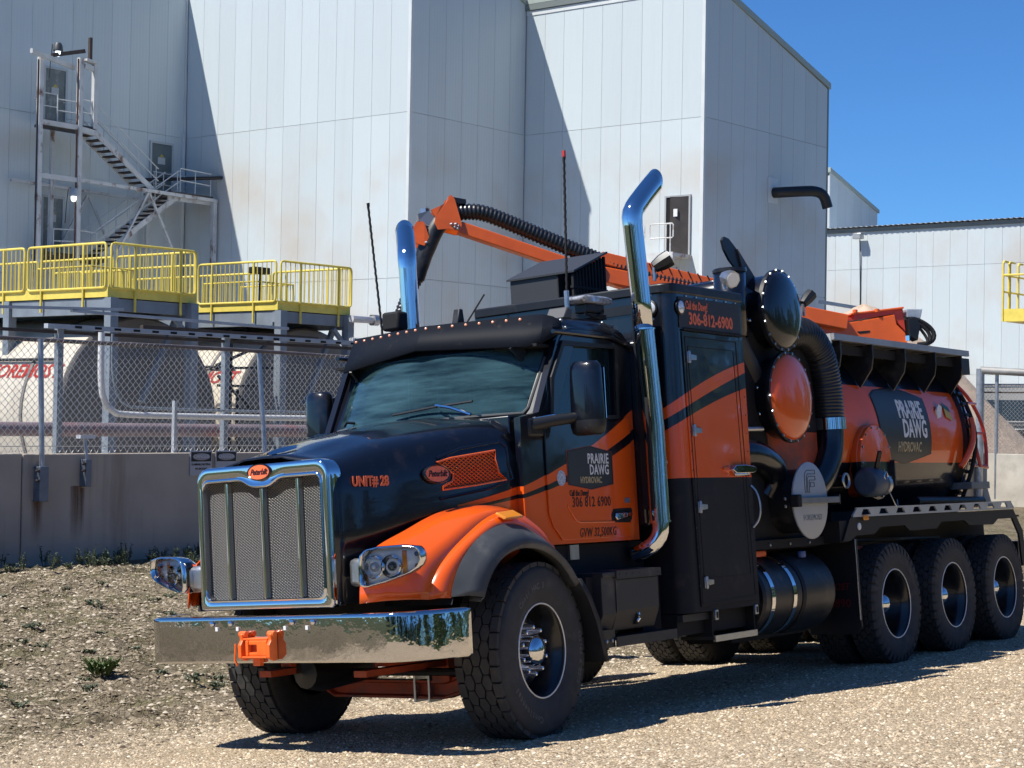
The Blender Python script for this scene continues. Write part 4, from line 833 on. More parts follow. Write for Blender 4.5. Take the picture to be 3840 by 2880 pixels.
def ring_text(s_, size, rad, a_mid, y, parent, m, cw=.62, inv=False):
    """letters set round the sidewall, seen from +y"""
    n = len(s_); st = size * cw / rad
    for i, ch in enumerate(s_):
        if ch == ' ': continue
        a = a_mid + (i - (n - 1) / 2) * st   # angle from straight up, towards the rear
        up = (-sin(a), 0, cos(a)); xd = (-cos(a), 0, -sin(a)); c = (-sin(a) * rad, y, cos(a) * rad)
        if inv: up = tuple(-q for q in up); a2 = a_mid - (i - (n - 1) / 2) * st; up = (sin(a2), 0, -cos(a2)); xd = (cos(a2), 0, sin(a2)); c = (-sin(a2) * rad, y, cos(a2) * rad)
        text('sidewall_letter', ch, size, c, xd, up, m, parent, depth=.0025, bold=.0015)
TLET = mat('tyre_letter', (.085, .085, .083), .6)
RIMK = mat('black_rim', (.006, .0065, .008), .32, coat=.4); RIMG = mat('machined_edge', (.85, .83, .78), .35, .3)
def wheel(name, c, R, w, dish, steer=False, rz=0, outer=True, letters=False, right=False):
    """c = centre of the tyre; +y side is the outside"""
    rr = .292
    o = MB().lathe([(rr + .018, w * .40), (rr + .012, w * .385), (rr - .012, w * .33), (rr - .03, w * .1), (rr - .04, -dish * .4), (rr - .075, -dish + .04), (.20, -dish + .005), (.175, -dish - .0), (.14, -dish), (.0, -dish)], (0, 0, 0), 'y', 48)
    o = o.build(name, RIMK, T, angle=50); o.location = c; o.rotation_euler.z = rz + (pi if right else 0)
    MB().lathe(tyre_prof(R, w, rr), ax='y', n=64).build('tyre', TYR, o, angle=50)
    t = tread(R, w, 5 if steer else 5, 34 if steer else 40, .03 if steer else .07, lug=not steer).build('tread', TYR, o, smooth=False); t['kind'] = 'stuff'
    MB().lathe([(rr + .002, w * .425), (rr + .005, w * .437), (rr + .010, w * .437), (rr + .013, w * .425)], ax='y', n=64).build('rim_edge', RIMG, o)
    if steer and not right:
        hy = -dish
        MB().lathe([(.195, hy + .01), (.19, hy + .02), (.12, hy + .03), (.10, hy + .03)], ax='y', n=36).build('hub_plate', mat('bright_chrome', (.92, .93, .95), .16, .9), o)
        MB().lathe([(.10, hy + .02), (.10, hy + .12), (.092, hy + .145), (.07, hy + .165), (.03, hy + .178), (0, hy + .18)], ax='y', n=30).build('hub_cap', CHR, o)
        for k in range(10):
            a = 2 * pi * k / 10 + .3; cx_, cz_ = .150 * cos(a), .150 * sin(a)
            MB().lathe([(.030, hy + .02), (.027, hy + .04), (.021, hy + .05), (.019, hy + .105), (.012, hy + .125), (0, hy + .13)], (cx_, 0, cz_), 'y', 10).build('lug_nut', mat('bright_chrome', (.92, .93, .95), .16, .9), o)
    elif outer and not right:
        hy = -dish
        MB().lathe([(.11, hy - .02), (.11, hy + .10), (.10, hy + .14), (.08, hy + .175), (.045, hy + .20), (0, hy + .21)], ax='y', n=28).build('hub_cap', CHR, o)
        MB().lathe([(.20, hy - .03), (.195, hy - .015), (.12, hy - .01)], ax='y', n=28).build('hub_flange', BLK, o)
    if steer and right:
        MB().lathe([(.2, -w * .38), (.22, -w * .36), (.22, -w * .2), (0, -w * .15)], ax='y', n=32).build('brake_drum', BLD, o)
        MB().lathe([(rr + .012, -w * .40), (rr + .017, -w * .402)], ax='y', n=48).build('rim_edge', STL, o)
    if letters:
        y = w / 2 - .002
        ring_text('Conti HAC 3', .052, .415, radians(-22), y, o, TLET); ring_text('425/65 R 22.5', .045, .46, radians(100), y, o, TLET); ring_text('Continental', .058, .44, radians(-143), y, o, TLET)
    return o
wheel('front_wheel', (0.02, .975, .545), .556, .37, .02, True, radians(5), letters=True)
wheel('front_wheel', (0.02, -.975, .545), .556, .37, .02, True, radians(5), right=True)
for k, x in enumerate((-5.42, -6.74, -8.06)):
    w0 = wheel('rear_wheel', (x, 1.06, .512), .518, .27, .16, rz=0)
    wheel('inner_rear_wheel', (x, .73, .512), .518, .27, .05, outer=False)
    wheel('rear_wheel', (x, -1.06, .512), .518, .27, .05, right=True); wheel('inner_rear_wheel', (x, -.73, .512), .518, .27, .05, outer=False, right=True)
    MB().tube([(x, -.9, .512), (x, .9, .512)], .09, 10).build('rear_axle', BLD, T); MB().lathe([(0, -.22), (.2, -.1), (.2, .1), (0, .22)], (x, 0, .54), 'y', 14).build('differential', OCH, T)

# ---- bumper
BX = 1.33
plan = [(.86, 1.215), (.95, 1.205), (1.10, 1.165), (1.22, 1.11), (1.30, 1.04), (BX, .94)]
plan = smoothc(plan, 16)
half = [(x, y) for x, y in plan]; full = half + [(BX, y) for y in (.6, .3, 0, -.3, -.6)] + [(x, -y) for x, y in half[::-1]]
zs = [(.583, -.03), (.585, -.004), (.592, .002), (.598, .003), (.73, .003), (.85, .003), (.862, .002), (.870, -.004), (.875, -.016), (.875, -.09)]
b = MB()
b.loft([[(x + d * (1 if abs(y) < 1.1 else .5), y + (0 if abs(y) < 1.0 else d * (1 if y > 0 else -1) * .7), z) for x, y in full] for z, d in zs]); b.build('bumper', CHW, T, angle=50, wall=.004)
for y in (-.47, -.31, .21, .38): MB().lathe([(.018, 0), (.017, .008), (.008, .014), (0, .015)], (BX + .012, y, .832), 'x', 12).build('bolt', CHR, T)
for y in (-.43, -.25, .15, .33): MB().box(BX + .008, BX + .016, y - .01, y + .01, .785, .81).build('bumper_marker', WLET, T)
# orange receiver hitch
h = MB()
x0 = BX + .006
for y in (-.175, .065): h.prism([(x0, .775), (x0 + .035, .785), (x0 + .06, .765), (x0 + .055, .73), (x0 + .075, .70), (x0 + .075, .62), (x0 + .03, .60), (x0, .605)], 'y', y - .014, y + .014)
for y in (-.175, .065): h.lathe([(0, -.028), (.020, -.028), (.020, .028), (0, .028)], (x0 + .035, y, .765), 'y', 12)
h.box(x0, x0 + .06, -.16, .05, .728, .742); h.box(x0 + .01, x0 + .075, -.16, .05, .618, .632); h.box(x0 + .04, x0 + .07, -.13, -.105, .632, .728); h.box(x0 + .03, x0 + .07, -.035, .05, .632, .728); h.box(x0 + .03, x0 + .065, -.105, -.035, .70, .728); h.box(x0 + .03, x0 + .065, -.105, -.035, .632, .655); h.box(x0, x0 + .04, -.10, -.04, .57, .618)
h.build('tow_hitch', mat('bright_orange_paint', (.85, .14, .012), .4, coat=.3, var=(12, .12)), T, bevel=.006, smooth=False)
MB().tube([(x0 + .08, -.20, .71), (x0 + .085, -.205, .61), (x0 + .07, -.20, .575)], .008, 6).build('hitch_pin', mat('bright_orange_paint'), T)

# ---- hood, built as cross sections from grille to windshield
HX = [1.32, 1.1, .8, .4, 0, -.16]; HW = [.55, .585, .665, .765, .865, .90]; HT = [1.815, 1.85, 1.93, 2.0, 2.065, 2.085]; HB = [.93, .93, 1.0, 1.05, 1.1, 1.2]
def hw(x): return float(np.interp(-x, [-q for q in HX], HW))
def ht(x): return float(np.interp(-x, [-q for q in HX], HT))
def hsec(x):
    w, t, zb = hw(x), ht(x), float(np.interp(-x, [-q for q in HX], HB)); k = min(1, (1.32 - x) / .5)
    hf = [(0, t + .035), (.30 * w, t + .03), (.36 * w, t + .02), (.62 * w, t - .005), (.82 * w, t - .03), (.93 * w, t - .07 - .02 * k), (.985 * w, t - .13 - .05 * k), (w, t - .22 - .06 * k), (w, (t + zb) / 2), (w, zb)]
    return [(x, y, z) for y, z in hf[::-1]] + [(x, -y, z) for y, z in hf[1:]]
MB().loft([hsec(x) for x in np.linspace(1.32, -.16, 16)]).build('hood', CABP, T, angle=60, wall=.01)
MB().loft([[(x, y * .97, min(z, ht(x) - .02)) for x, y, z in hsec(x)] for x in (1.1, .4, -.1)]).build('hood_liner', BLD, T)
# cowl between the hood and the windshield
MB().prism([(-.14, 1.3), (-.14, 2.08), (-.30, 2.085), (-.5, 2.06), (-.5, 1.3)], 'y', -.86, .86).build('cowl', BKP, T, bevel=.01)
# grille shell: rounded frame
GX = 1.345
def rrect(y0, y1, z0, z1, rt, rb, n=6):
    P = []
    for (cy, cz, r, a) in ((y1 - rt, z1 - rt, rt, 0), (y0 + rt, z1 - rt, rt, pi / 2), (y0 + rb, z0 + rb, rb, pi), (y1 - rb, z0 + rb, rb, 1.5 * pi)):
        P += [(cy + r * cos(a + pi / 2 * i / n), cz + r * sin(a + pi / 2 * i / n)) for i in range(n + 1)]
    return P
n6 = 8
def ring(d, rt, rb, s=0.): # outline at inset d with the top crowned
    P = rrect(-.555 + d * .62, .555 - d * .62, .915 + d * .62, 1.80 - d * .95, rt, rb, n6)
    return [(y, z + (.045 * (1 - (y / .56) ** 2) if z > 1.3 else 0) * (1 if d < .09 else .8)) for y, z in P]
def dip(P, d=.055): # the top rim drops under the badge
    return [(y, z - (d * math.exp(-(y / .13) ** 4) if z > 1.5 else 0)) for y, z in P]
def dense(P, n=120):
    Q = resamp(P + [P[0]], n + 1)[:-1]; return [tuple(q) for q in Q]
def dring(d, rt, rb): return dense(ring(d, rt, rb), 140)
secs = []
for d, x, rt, rb, dp in ((0, GX - .12, .085, .012, 0), (-.003, GX - .02, .085, .012, 0), (.003, GX - .003, .08, .012, 0), (.012, GX + .003, .075, .012, 0), (.02, GX + .004, .07, .015, 0), (.07, GX + .004, .05, .04, .02), (.078, GX + .001, .045, .045, .045), (.086, GX + .010, .04, .05, .05), (.094, GX + .012, .04, .055, .05), (.10, GX + .004, .035, .055, .05), (.104, GX - .04, .035, .055, .05)):
    P = dring(d, rt, rb); P = dip(P, dp); secs.append([(x, y, z) for y, z in P])
MB().loft(secs, closed=True).build('grille_shell', CHR, T, angle=70)
gxf = lambda z: GX - .0
P = dip(dring(.098, .035, .055), .05)
MESHM = bpy.data.materials.new('grille_wire_mesh'); MESHM.use_nodes = True
def gm_nodes(m, metal, back, sc, th, ax=(1, 2)):
    nt = m.node_tree; N = nt.nodes; L = nt.links; b = N['Principled BSDF']; tc = N.new('ShaderNodeTexCoord'); sp = N.new('ShaderNodeSeparateXYZ'); L.new(tc.outputs['Object'], sp.inputs[0])
    def M(op, a, c=None):
        q = N.new('ShaderNodeMath'); q.operation = op
        for i, s_ in ((0, a), (1, c)):
            if s_ is None: continue
            if isinstance(s_, (int, float)): q.inputs[i].default_value = s_
            else: L.new(s_, q.inputs[i])
        return q.outputs[0]
    a = M('MULTIPLY', sp.outputs[ax[0]], sc); c = M('MULTIPLY', sp.outputs[ax[1]], sc * 1.5)
    s1 = M('ABSOLUTE', M('SINE', M('ADD', a, c))); s2 = M('ABSOLUTE', M('SINE', M('SUBTRACT', a, c))); v = M('MINIMUM', s1, s2); f = M('LESS_THAN', v, th)
    mx = N.new('ShaderNodeMix'); mx.data_type = 'RGBA'; mx.inputs[6].default_value = (*back, 1); mx.inputs[7].default_value = (*metal, 1); L.new(f, mx.inputs[0]); L.new(mx.outputs[2], b.inputs['Base Color'])
    mm = M('MULTIPLY', f, .6); L.new(mm, b.inputs['Metallic']); b.inputs['Roughness'].default_value = .3
    bp = N.new('ShaderNodeBump'); bp.inputs['Strength'].default_value = 1; bp.inputs['Distance'].default_value = .006; bp.invert = True; L.new(v, bp.inputs['Height']); L.new(bp.outputs[0], b.inputs['Normal'])
gm_nodes(MESHM, (.15, .145, .135), (.002, .002, .002), 118, .34)
MB().add([(gxf(z) - .035, y, z) for y, z in P], [tuple(range(len(P)))]).build('grille_mesh', MESHM, T, smooth=False)
for y in (-.30, 0, .30):
    zt = 1.705 if y else 1.66; z0 = .985
    MB().loft([[(gxf(z) - .03, y - .02, z), (gxf(z) - .004, y - .014, z), (gxf(z), y, z), (gxf(z) - .004, y + .014, z), (gxf(z) - .03, y + .02, z)] for z in (z0, zt)]).build('grille_bar', CHR, T)
def badge(c, n, up, w, h, parent, s='Peterbilt', sz=.05):
    c = Vector(c); n = Vector(n).normalized(); up = (Vector(up) - n * n.dot(Vector(up))).normalized(); r = up.cross(n)
    def el(k, off): return [c + n * off + r * (w * k * cos(a)) + up * (h * k * sin(a)) for a in np.linspace(0, 2 * pi, 37)[:-1]]
    g = MB().loft([el(1.22, -.01), el(1.22, .004), el(1.12, .012), el(1.02, .008)], closed=True).build('badge_bezel', BKP, parent)
    b = MB(); q = el(1.03, .008); b.add(q, [tuple(range(len(q)))]); b.build('badge_field', mat('badge_orange', (.95, .17, .03), .3, coat=.6), g)
    text('lettering', s, sz, c + n * .0095, r, up, mat('badge_script', (.05, .008, .004), .4), g, shear=.35, bold=.0012, sx=.86, ls=.92, depth=.0008)
badge((GX + .006, 0, 1.762), (1, 0, .08), UZ, .085, .044, T, sz=.052)
# winged ornament on the nose
MB().loft([[(1.24, y, 1.85 + .001), (1.24, y, 1.862)] for y in (-.012, .012)]).build('ornament_foot', CHR, T)
o = MB(); o.loft([[(1.27, -.012, 1.868), (1.27, 0, 1.885), (1.27, .012, 1.868)], [(1.16, -.03, 1.885), (1.16, 0, 1.915), (1.16, .03, 1.885)], [(1.06, -.055, 1.91), (1.06, 0, 1.93), (1.06, .055, 1.91)], [(1.0, -.005, 1.93), (1.0, 0, 1.935), (1.0, .005, 1.93)]]); o.tube([(1.22, 0, 1.84), (1.2, 0, 1.885)], [.03, .012], 10); o.build('bird_ornament', CHR, T)
text('lettering', 'UNIT# 28', .085, (1.02, hw(1.02) + .012, 1.665), (-1, .25, 0), UZ, OLET, T, bold=.0035, sx=.78)
# side vent mesh and badge on the hood
vm = bpy.data.materials.new('orange_honeycomb'); vm.use_nodes = True; gm_nodes(vm, (.80, .13, .02), (.06, .006, .002), 85, .52, (0, 2))
def hs(x, z, off=.012):
    P = [p for p in hsec(x) if p[1] > 0.05]; zz = [p[2] for p in P]; k = len(zz) if zz == sorted(zz) else max(i for i in range(len(zz)) if zz[:i + 1] == sorted(zz[:i + 1])) + 1
    return (x, float(np.interp(z, zz[:k], [p[1] for p in P[:k]])) + off, z)
V_ = [(.39, 1.775), (.28, 1.80), (-.085, 1.845), (-.075, 1.79), (-.10, 1.70), (-.16, 1.655), (.08, 1.625), (.36, 1.60), (.355, 1.62), (.28, 1.655), (.27, 1.70), (.33, 1.745)]
V_ = [(x + .12, z) for x, z in V_]
def hood_patch(P, off, m, nm, rows=18):
    secs = []
    for z in np.linspace(min(p[1] for p in P) + .001, max(p[1] for p in P) - .001, rows):
        X_ = [x0 + (x1 - x0) * (z - z0) / (z1 - z0) for (x0, z0), (x1, z1) in zip(P, P[1:] + [P[0]]) if (z0 - z) * (z1 - z) < 0]
        secs.append([hs(x, z, off) for x in np.linspace(min(X_), max(X_), 9)])
    return MB().loft(secs).build(nm, m, T, angle=80)
hood_patch([(.16, 1.865), (-.085, 1.90), (-.06, 1.78), (-.09, 1.66), (.14, 1.60), (.45, 1.565), (.47, 1.62), (.38, 1.70), (.38, 1.78), (.30, 1.83)], .003, mat('vent_recess', (.004, .005, .008), .35, coat=.6), 'side_vent_recess')
hood_patch(V_, .009, vm, 'side_vent_mesh')
rim_ = [hs(x, z, .012) for x, z in V_]; MB().tube(rim_, .007, 6, closed=True).build('side_vent_rim', mat('orange_trim', (.80, .13, .02), .35, coat=.6), T)
MB().tube([hs(x, z, .004) for x, z in ((.50, 1.80), (.3, 1.86), (-.02, 1.905), (-.07, 1.87), (-.07, 1.75), (-.10, 1.66), (.1, 1.6), (.5, 1.545))], .012, 6).build('side_vent_recess_lip', BKP, T)
badge(hs(.53, 1.70, .022), (.25, 1, .12), UZ, .09, .05, T, sz=.055)

# ---- fenders
F_IN = [(1.30, .72, .93), (1.285, .72, 1.08), (1.22, .72, 1.22), (1.05, .72, 1.29), (.85, .73, 1.35), (.66, .74, 1.42), (.42, .76, 1.485), (.18, .79, 1.505), (-.05, .81, 1.5), (-.25, .82, 1.45), (-.42, .83, 1.36)]
F_CR = [(.99, 1.0, .93), (.965, 1.0, 1.01), (.905, 1.0, 1.095), (.79, 1.0, 1.185), (.65, 1.0, 1.27), (.38, 1.0, 1.405), (.20, 1.0, 1.445), (.05, 1.0, 1.44), (-.1, 1.0, 1.385), (-.25, 1.0, 1.31), (-.38, 1.0, 1.2)]
F_TP = [(0.858, 1.070, 0.930), (0.848, 1.070, 0.970), (0.788, 1.070, 1.090), (0.678, 1.070, 1.200), (0.538, 1.070, 1.290), (0.388, 1.070, 1.340), (0.228, 1.070, 1.360), (0.058, 1.070, 1.335), (-0.112, 1.070, 1.270), (-0.252, 1.070, 1.170), (-0.362, 1.070, 1.040)]
F_FO = [(.70, 1.205, .925), (.66, 1.205, 1.0), (.60, 1.205, 1.075), (.52, 1.205, 1.14), (.44, 1.205, 1.19), (.33, 1.205, 1.225), (.20, 1.205, 1.24), (.05, 1.205, 1.23), (-.10, 1.205, 1.18), (-.24, 1.205, 1.09), (-.36, 1.2, .96)]
def side_loft(curves, sgn, n=34, **k):
    return MB().loft([[(x, y * sgn, z) for x, y, z in smoothc(c, n, 2)] for c in curves])
mid = lambda A, B_, t, up: [tuple(np.array(a) * (1 - t) + np.array(b_) * t + np.array((0, 0, up))) for a, b_ in zip(A, B_)]
for s_ in (1, -1):
    b = side_loft([F_IN, mid(F_IN, F_CR, .35, .008), mid(F_IN, F_CR, .7, .008), F_CR], s_); q = side_loft([[(x, y, z - .0) for x, y, z in F_CR], mid(F_CR, F_TP, .5, .004), F_TP], s_); b.add(q.v, q.f); b.build('fender', ORP, T, angle=24, wall=.008)
    up_ = [(x, y, z + .004) for x, y, z in F_TP]
    b = side_loft([F_TP, [(x, y + .004, z + .006) for x, y, z in F_TP], mid(F_TP, F_FO, .5, .012), F_FO], s_); q = side_loft([F_FO, [(x, y - .03, z - .03) for x, y, z in F_FO], [(x, y - .12, z - .02) for x, y, z in F_FO]], s_); b.add(q.v, q.f); b.build('fender_flare', FLARE, T, angle=30, wall=.006)
    tail = [(-.36, .98), (-.46, .86), (-.55, .70), (-.60, .55), (-.63, .42)]
    MB().loft([[(x, y * s_, z) for x, z in tail] for y in (.84, 1.19)] + [[(x - .03, 1.2 * s_, z) for x, z in tail]]).build('fender_rear_skirt', RUB, T, wall=.012)
    MB().loft([[(x * .97 + .03, y * s_, z - .04) for x, y_, z in smoothc(F_TP, 20)] for y in (.55, 1.08)]).build('wheel_arch_liner', BLD, T)
MB().loft([[(.30, 1.02, 1.425), (.12, 1.02, 1.44), (.08, 1.085, 1.395), (.285, 1.085, 1.385)], [(.30, 1.035, 1.44), (.12, 1.035, 1.455), (.09, 1.10, 1.41), (.28, 1.10, 1.40)]], closed=True, cap=True).build('side_marker_lamp', AMB, T, bevel=.006)

# ---- headlights
def headlight(s_):
    A_ = Vector((1.30, .73 * s_, 1.155)); B_ = Vector((1.20, 1.145 * s_, 1.155)); r = (B_ - A_).normalized(); n = r.cross(Vector(UZ)); n = n if n.x > 0 else -n; n.normalize()
    W_ = (B_ - A_).length
    def pt(u, v, d=0): return A_ + r * (u * W_) + Vector((0, 0, v)) + n * d
    out = [(0, -.09), (.03, -.125), (.12, -.13), (.45, -.10), (.8, -.055), (.95, -.02), (1, .03), (.985, .075), (.93, .10), (.7, .112), (.3, .108), (.12, .095), (.03, .06), (0, 0)]
    out = [tuple(q) for q in resamp(out + [out[0]], 57)[:-1]]; cu, cv = .48, 0
    def sc(k, P=out): return [(cu + (u - cu) * k, cv + (v - cv) * k) for u, v in P]
    secs = [[pt(u, v, d) for u, v in sc(k)] for k, d in ((.55, -.17), (1.0, -.06), (1.03, -.03), (1.02, .008), (.985, .020), (.94, .022), (.90, .010), (.86, -.012))]
    g = MB().loft(secs, closed=True).build('headlight', CHR, T, angle=70)
    q = [pt(u, v, -.045) for u, v in sc(.88)]; MB().add(q, [tuple(range(len(q)))]).build('reflector_back', mat('reflector', (.80, .83, .86), .35, .25, bump=(18, .3, .008)), g, smooth=False)
    for u, rad in ((.20, .062), (.47, .060)):
        c = pt(u, -.012, -.02); b = MB()
        def cir(k, d): return [c + n * d + r * (rad * k * cos(a)) + Vector((0, 0, 1)) * (rad * k * sin(a)) for a in np.linspace(0, 2 * pi, 29)[:-1]]
        b.loft([cir(1.12, -.03), cir(1.12, .0), cir(1.0, .004), cir(.92, -.01), cir(.6, -.035), cir(.45, -.03)], closed=True); b.build('lamp_ring', CHR, g, angle=60)
        b = MB(); b.loft([cir(.5, -.03), cir(.46, -.012), cir(.34, .0), cir(.15, .006), cir(.01, .007)], closed=True); b.build('projector_lens', mat('dark_lens', (.12, .14, .16), .03, .2, coat=1) if u > .3 else LENS, g)
    b = MB(); b.add([pt(.63, -.07, -.04), pt(.70, -.06, -.04), pt(.70, .08, -.04), pt(.63, .08, -.04)], [(0, 1, 2, 3)]); b.build('turn_signal', AMB, g, smooth=False)
    for v in (.055, -.015): c = pt(.86, v, -.035); MB().lathe([(0, 0), (.014, 0), (.014, .006), (0, .01)], c, 'x', 10).build('screw_recess', mat('brown_recess', (.08, .03, .03), .5), g)
    q = [pt(u, v, -.004) for u, v in sc(.885)]; b = MB(); b.loft([q, [pt(u, v, .01) for u, v in sc(.55)]], closed=True); b.add([pt(u, v, .01) for u, v in sc(.55)], [tuple(range(len(q)))]); b.build('lens_cover', MT['headlight_glass'], g)
    MB().box(1.0, 1.25, .6 * s_, .78 * s_, 1.03, 1.2).build('lamp_bracket', STL, g, bevel=.03)
glass('headlight_glass', (.93, .95, .96), alpha=1.0)
headlight(1); headlight(-1)
# ---- cab
CY = .95
W_ = [(-.51, 2.06), (-1.31, 2.10), (-1.335, 2.575), (-.69, 2.565), (-.545, 2.33)]
for s_ in (1, -1):
    b = MB(); a, c = s_ * (CY - .05), s_ * CY
    b.prism([(-.14, 1.21), (-1.55, 1.21), (-1.55, 2.10), W_[1], W_[0], (-.36, 2.10), (-.14, 2.06)], 'y', a, c)
    b.prism([W_[1], (-1.55, 2.10), (-1.56, 2.62), (-1.46, 2.70), W_[2]], 'y', a, c); b.prism([W_[3], W_[2], (-1.46, 2.70), (-.70, 2.70)], 'y', a, c)
    b.prism([W_[0], W_[4], W_[3], (-.70, 2.70), (-.62, 2.60), (-.36, 2.10)], 'y', a, c)
    b.build('cab_side', CABP, T, smooth=False)
    # door skin with its window frame
    D1 = [(-.40, 2.06), (-.40, 1.60), (-.405, 1.42), (-.45, 1.33), (-.55, 1.235), (-1.44, 1.235), (-1.485, 1.30), (-1.50, 1.5), (-1.485, 2.08), (-1.36, 2.08), (-1.30, 2.055), (-.53, 2.02)]
    d = MB(); d.prism(D1, 'y', s_ * (CY + .001), s_ * (CY + .014)); door = d.build('door', CABP, T, bevel=.005, smooth=False)
    if s_ == 1:
        MB().tube([(-.62, CY + .014, 1.47), (-.66, CY + .016, 1.42), (-.70, CY + .016, 1.375), (-.76, CY + .016, 1.352), (-1.2, CY + .016, 1.345)], .007, 6).build('door_crease', ORP, door)
        MB().prism([(-1.17, 1.40), (-1.20, 1.435), (-1.43, 1.44), (-1.445, 1.42), (-1.435, 1.36), (-1.41, 1.335), (-1.19, 1.34), (-1.17, 1.36)], 'y', CY + .012, CY + .018).build('handle_recess', BLD, door, bevel=.002)
        MB().prism([(-1.19, 1.375), (-1.20, 1.405), (-1.40, 1.41), (-1.42, 1.395), (-1.40, 1.378), (-1.21, 1.355)], 'y', CY + .02, CY + .04).build('door_handle', CHR, door, bevel=.006)
        MB().box(-1.42, -1.355, CY + .014, CY + .0165, 1.475, 1.51).build('sticker', mat('sticker_blue', (.12, .16, .24), .4), door, smooth=False)
    fr_ = MB(); oo = [(-.475, 2.045), (-1.345, 2.075), (-1.375, 2.60), (-.675, 2.60), (-.51, 2.34)]
    fr_.loft([[(x, s_ * (CY + .001), z) for x, z in oo], [(x, s_ * (CY + .018), z) for x, z in oo], [(x, s_ * (CY + .018), z) for x, z in W_], [(x, s_ * (CY - .02), z) for x, z in W_]], closed=True); fr_.build('window_frame', BLK, T, smooth=False)
    MB().prism([(x * .995, z) for x, z in W_], 'y', s_ * (CY - .032), s_ * (CY - .028)).build('side_window', MT.get('cab_side_glass') or glass('cab_side_glass', (.40, .56, .56), alpha=.93), T, smooth=False)
# roof cap
prof = smoothc([(-.60, 2.56), (-.64, 2.70), (-.74, 2.775), (-.95, 2.79), (-1.25, 2.79), (-1.45, 2.76), (-1.575, 2.68), (-1.60, 2.58)], 18)
secs = []
for y, dz in ((-.955, -.10), (-.94, -.05), (-.90, -.012), (-.8, 0), (0, .012), (.8, 0), (.90, -.012), (.94, -.05), (.955, -.10)):
    secs.append([(x, y, max(2.56, z + dz * (1 if z > 2.6 else 0))) for x, z in prof])
MB().loft(secs).build('cab_roof', BKP, T, angle=60)
MB().box(-1.56, -.45, -.9, .9, 2.555, 2.575).build('headliner', BLD, T, smooth=False); MB().box(-1.56, -1.50, -.9, .9, 1.2, 2.6).build('rear_wall', BKP, T, smooth=False)
for s_ in (1, -1): MB().tube([(-.56, s_ * .965, 2.655), (-.75, s_ * .965, 2.655), (-1.3, s_ * .965, 2.65), (-1.55, s_ * .965, 2.60), (-1.61, s_ * .955, 2.50)], .016, 8).build('drip_rail', BKP, T)
for x, y, z in ((-.72, .93, 2.745), (-1.25, .93, 2.76), (-1.4, .92, 2.745), (-1.5, .9, 2.72), (-.72, .965, 2.69), (-.68, .965, 2.69)): MB().lathe([(.011, -.004), (.010, .006), (0, .009)], (x, y, z), 'y', 8).build('rivet', STL, T)
# windshield
def wb_(y): return (-.10 - .26 * (abs(y) / .80) ** 2.2, y, 2.095 + .012 * (abs(y) / .8))
def wt_(y): return (-.34 - .27 * (abs(y) / .80) ** 2.2, y * 1.03, 2.585 - .05 * (abs(y) / .8) ** 2)
ysn = np.linspace(-.82, .82, 25); WG = glass('windshield_glass', (.62, .82, .82), alpha=.80, dust_sheen=1)
MB().loft([[tuple(np.array(wb_(y)) * (1 - t) + np.array(wt_(y)) * t) for y in ysn] for t in np.linspace(0, 1, 8)]).build('windshield', WG, T, angle=80)
for s_ in (1, -1):
    p0, p1 = wb_(.82), wt_(.82)
    b = MB(); b.loft([[(p0[0] + .005, s_ * .822, p0[2] - .02), (p0[0] - .0, s_ * .85, p0[2] - .02), (p0[0] - .03, s_ * .955, p0[2]), (p0[0] - .2, s_ * .955, p0[2])], [(p1[0] + .005, s_ * .848, p1[2]), (p1[0] - .0, s_ * .875, p1[2]), (p1[0] - .02, s_ * .955, p1[2] + .04), (p1[0] - .2, s_ * .955, p1[2] + .04)]]); b.build('windshield_pillar', BKP, T)
MB().tube([tuple(np.array(wb_(y)) + (.012, 0, -.004)) for y in ysn] + [tuple(np.array(wb_(.835)) * (1 - t) + np.array(wt_(.835)) * t + (.01, .005, 0)) for t in (.08, .5, .9)], .010, 6).build('windshield_seal', mat('grey_seal', (.11, .11, .10), .4, coat=.4), T)
MB().loft([[tuple(np.array(wt_(y)) + (.012, 0, -.02 - .13 * (abs(y) / .82) ** 3)) for y in ysn], [tuple(np.array(wt_(y)) + (-.03, 0, .12)) for y in ysn]]).build('windshield_header', BKP, T)
# wipers
def wiper(p, tip, e0, e1, arm=BLK):
    MB().tube([p, tuple((np.array(p) + np.array(tip)) / 2 + (.03, 0, .015)), tip], .011, 6).build('wiper_arm', arm, T); MB().tube([e0, tuple((np.array(e0) + np.array(e1)) / 2 + (.004, 0, .006)), e1], .009, 6).build('wiper_blade', BLK, T)
wiper((-.07, .60, 2.105), (-.12, .27, 2.195), (-.085, -.08, 2.155), (-.15, .56, 2.20), CHR); wiper((-.20, -.62, 2.12), (-.23, -.55, 2.14), (-.20, -.45, 2.13), (-.36, -.78, 2.125))
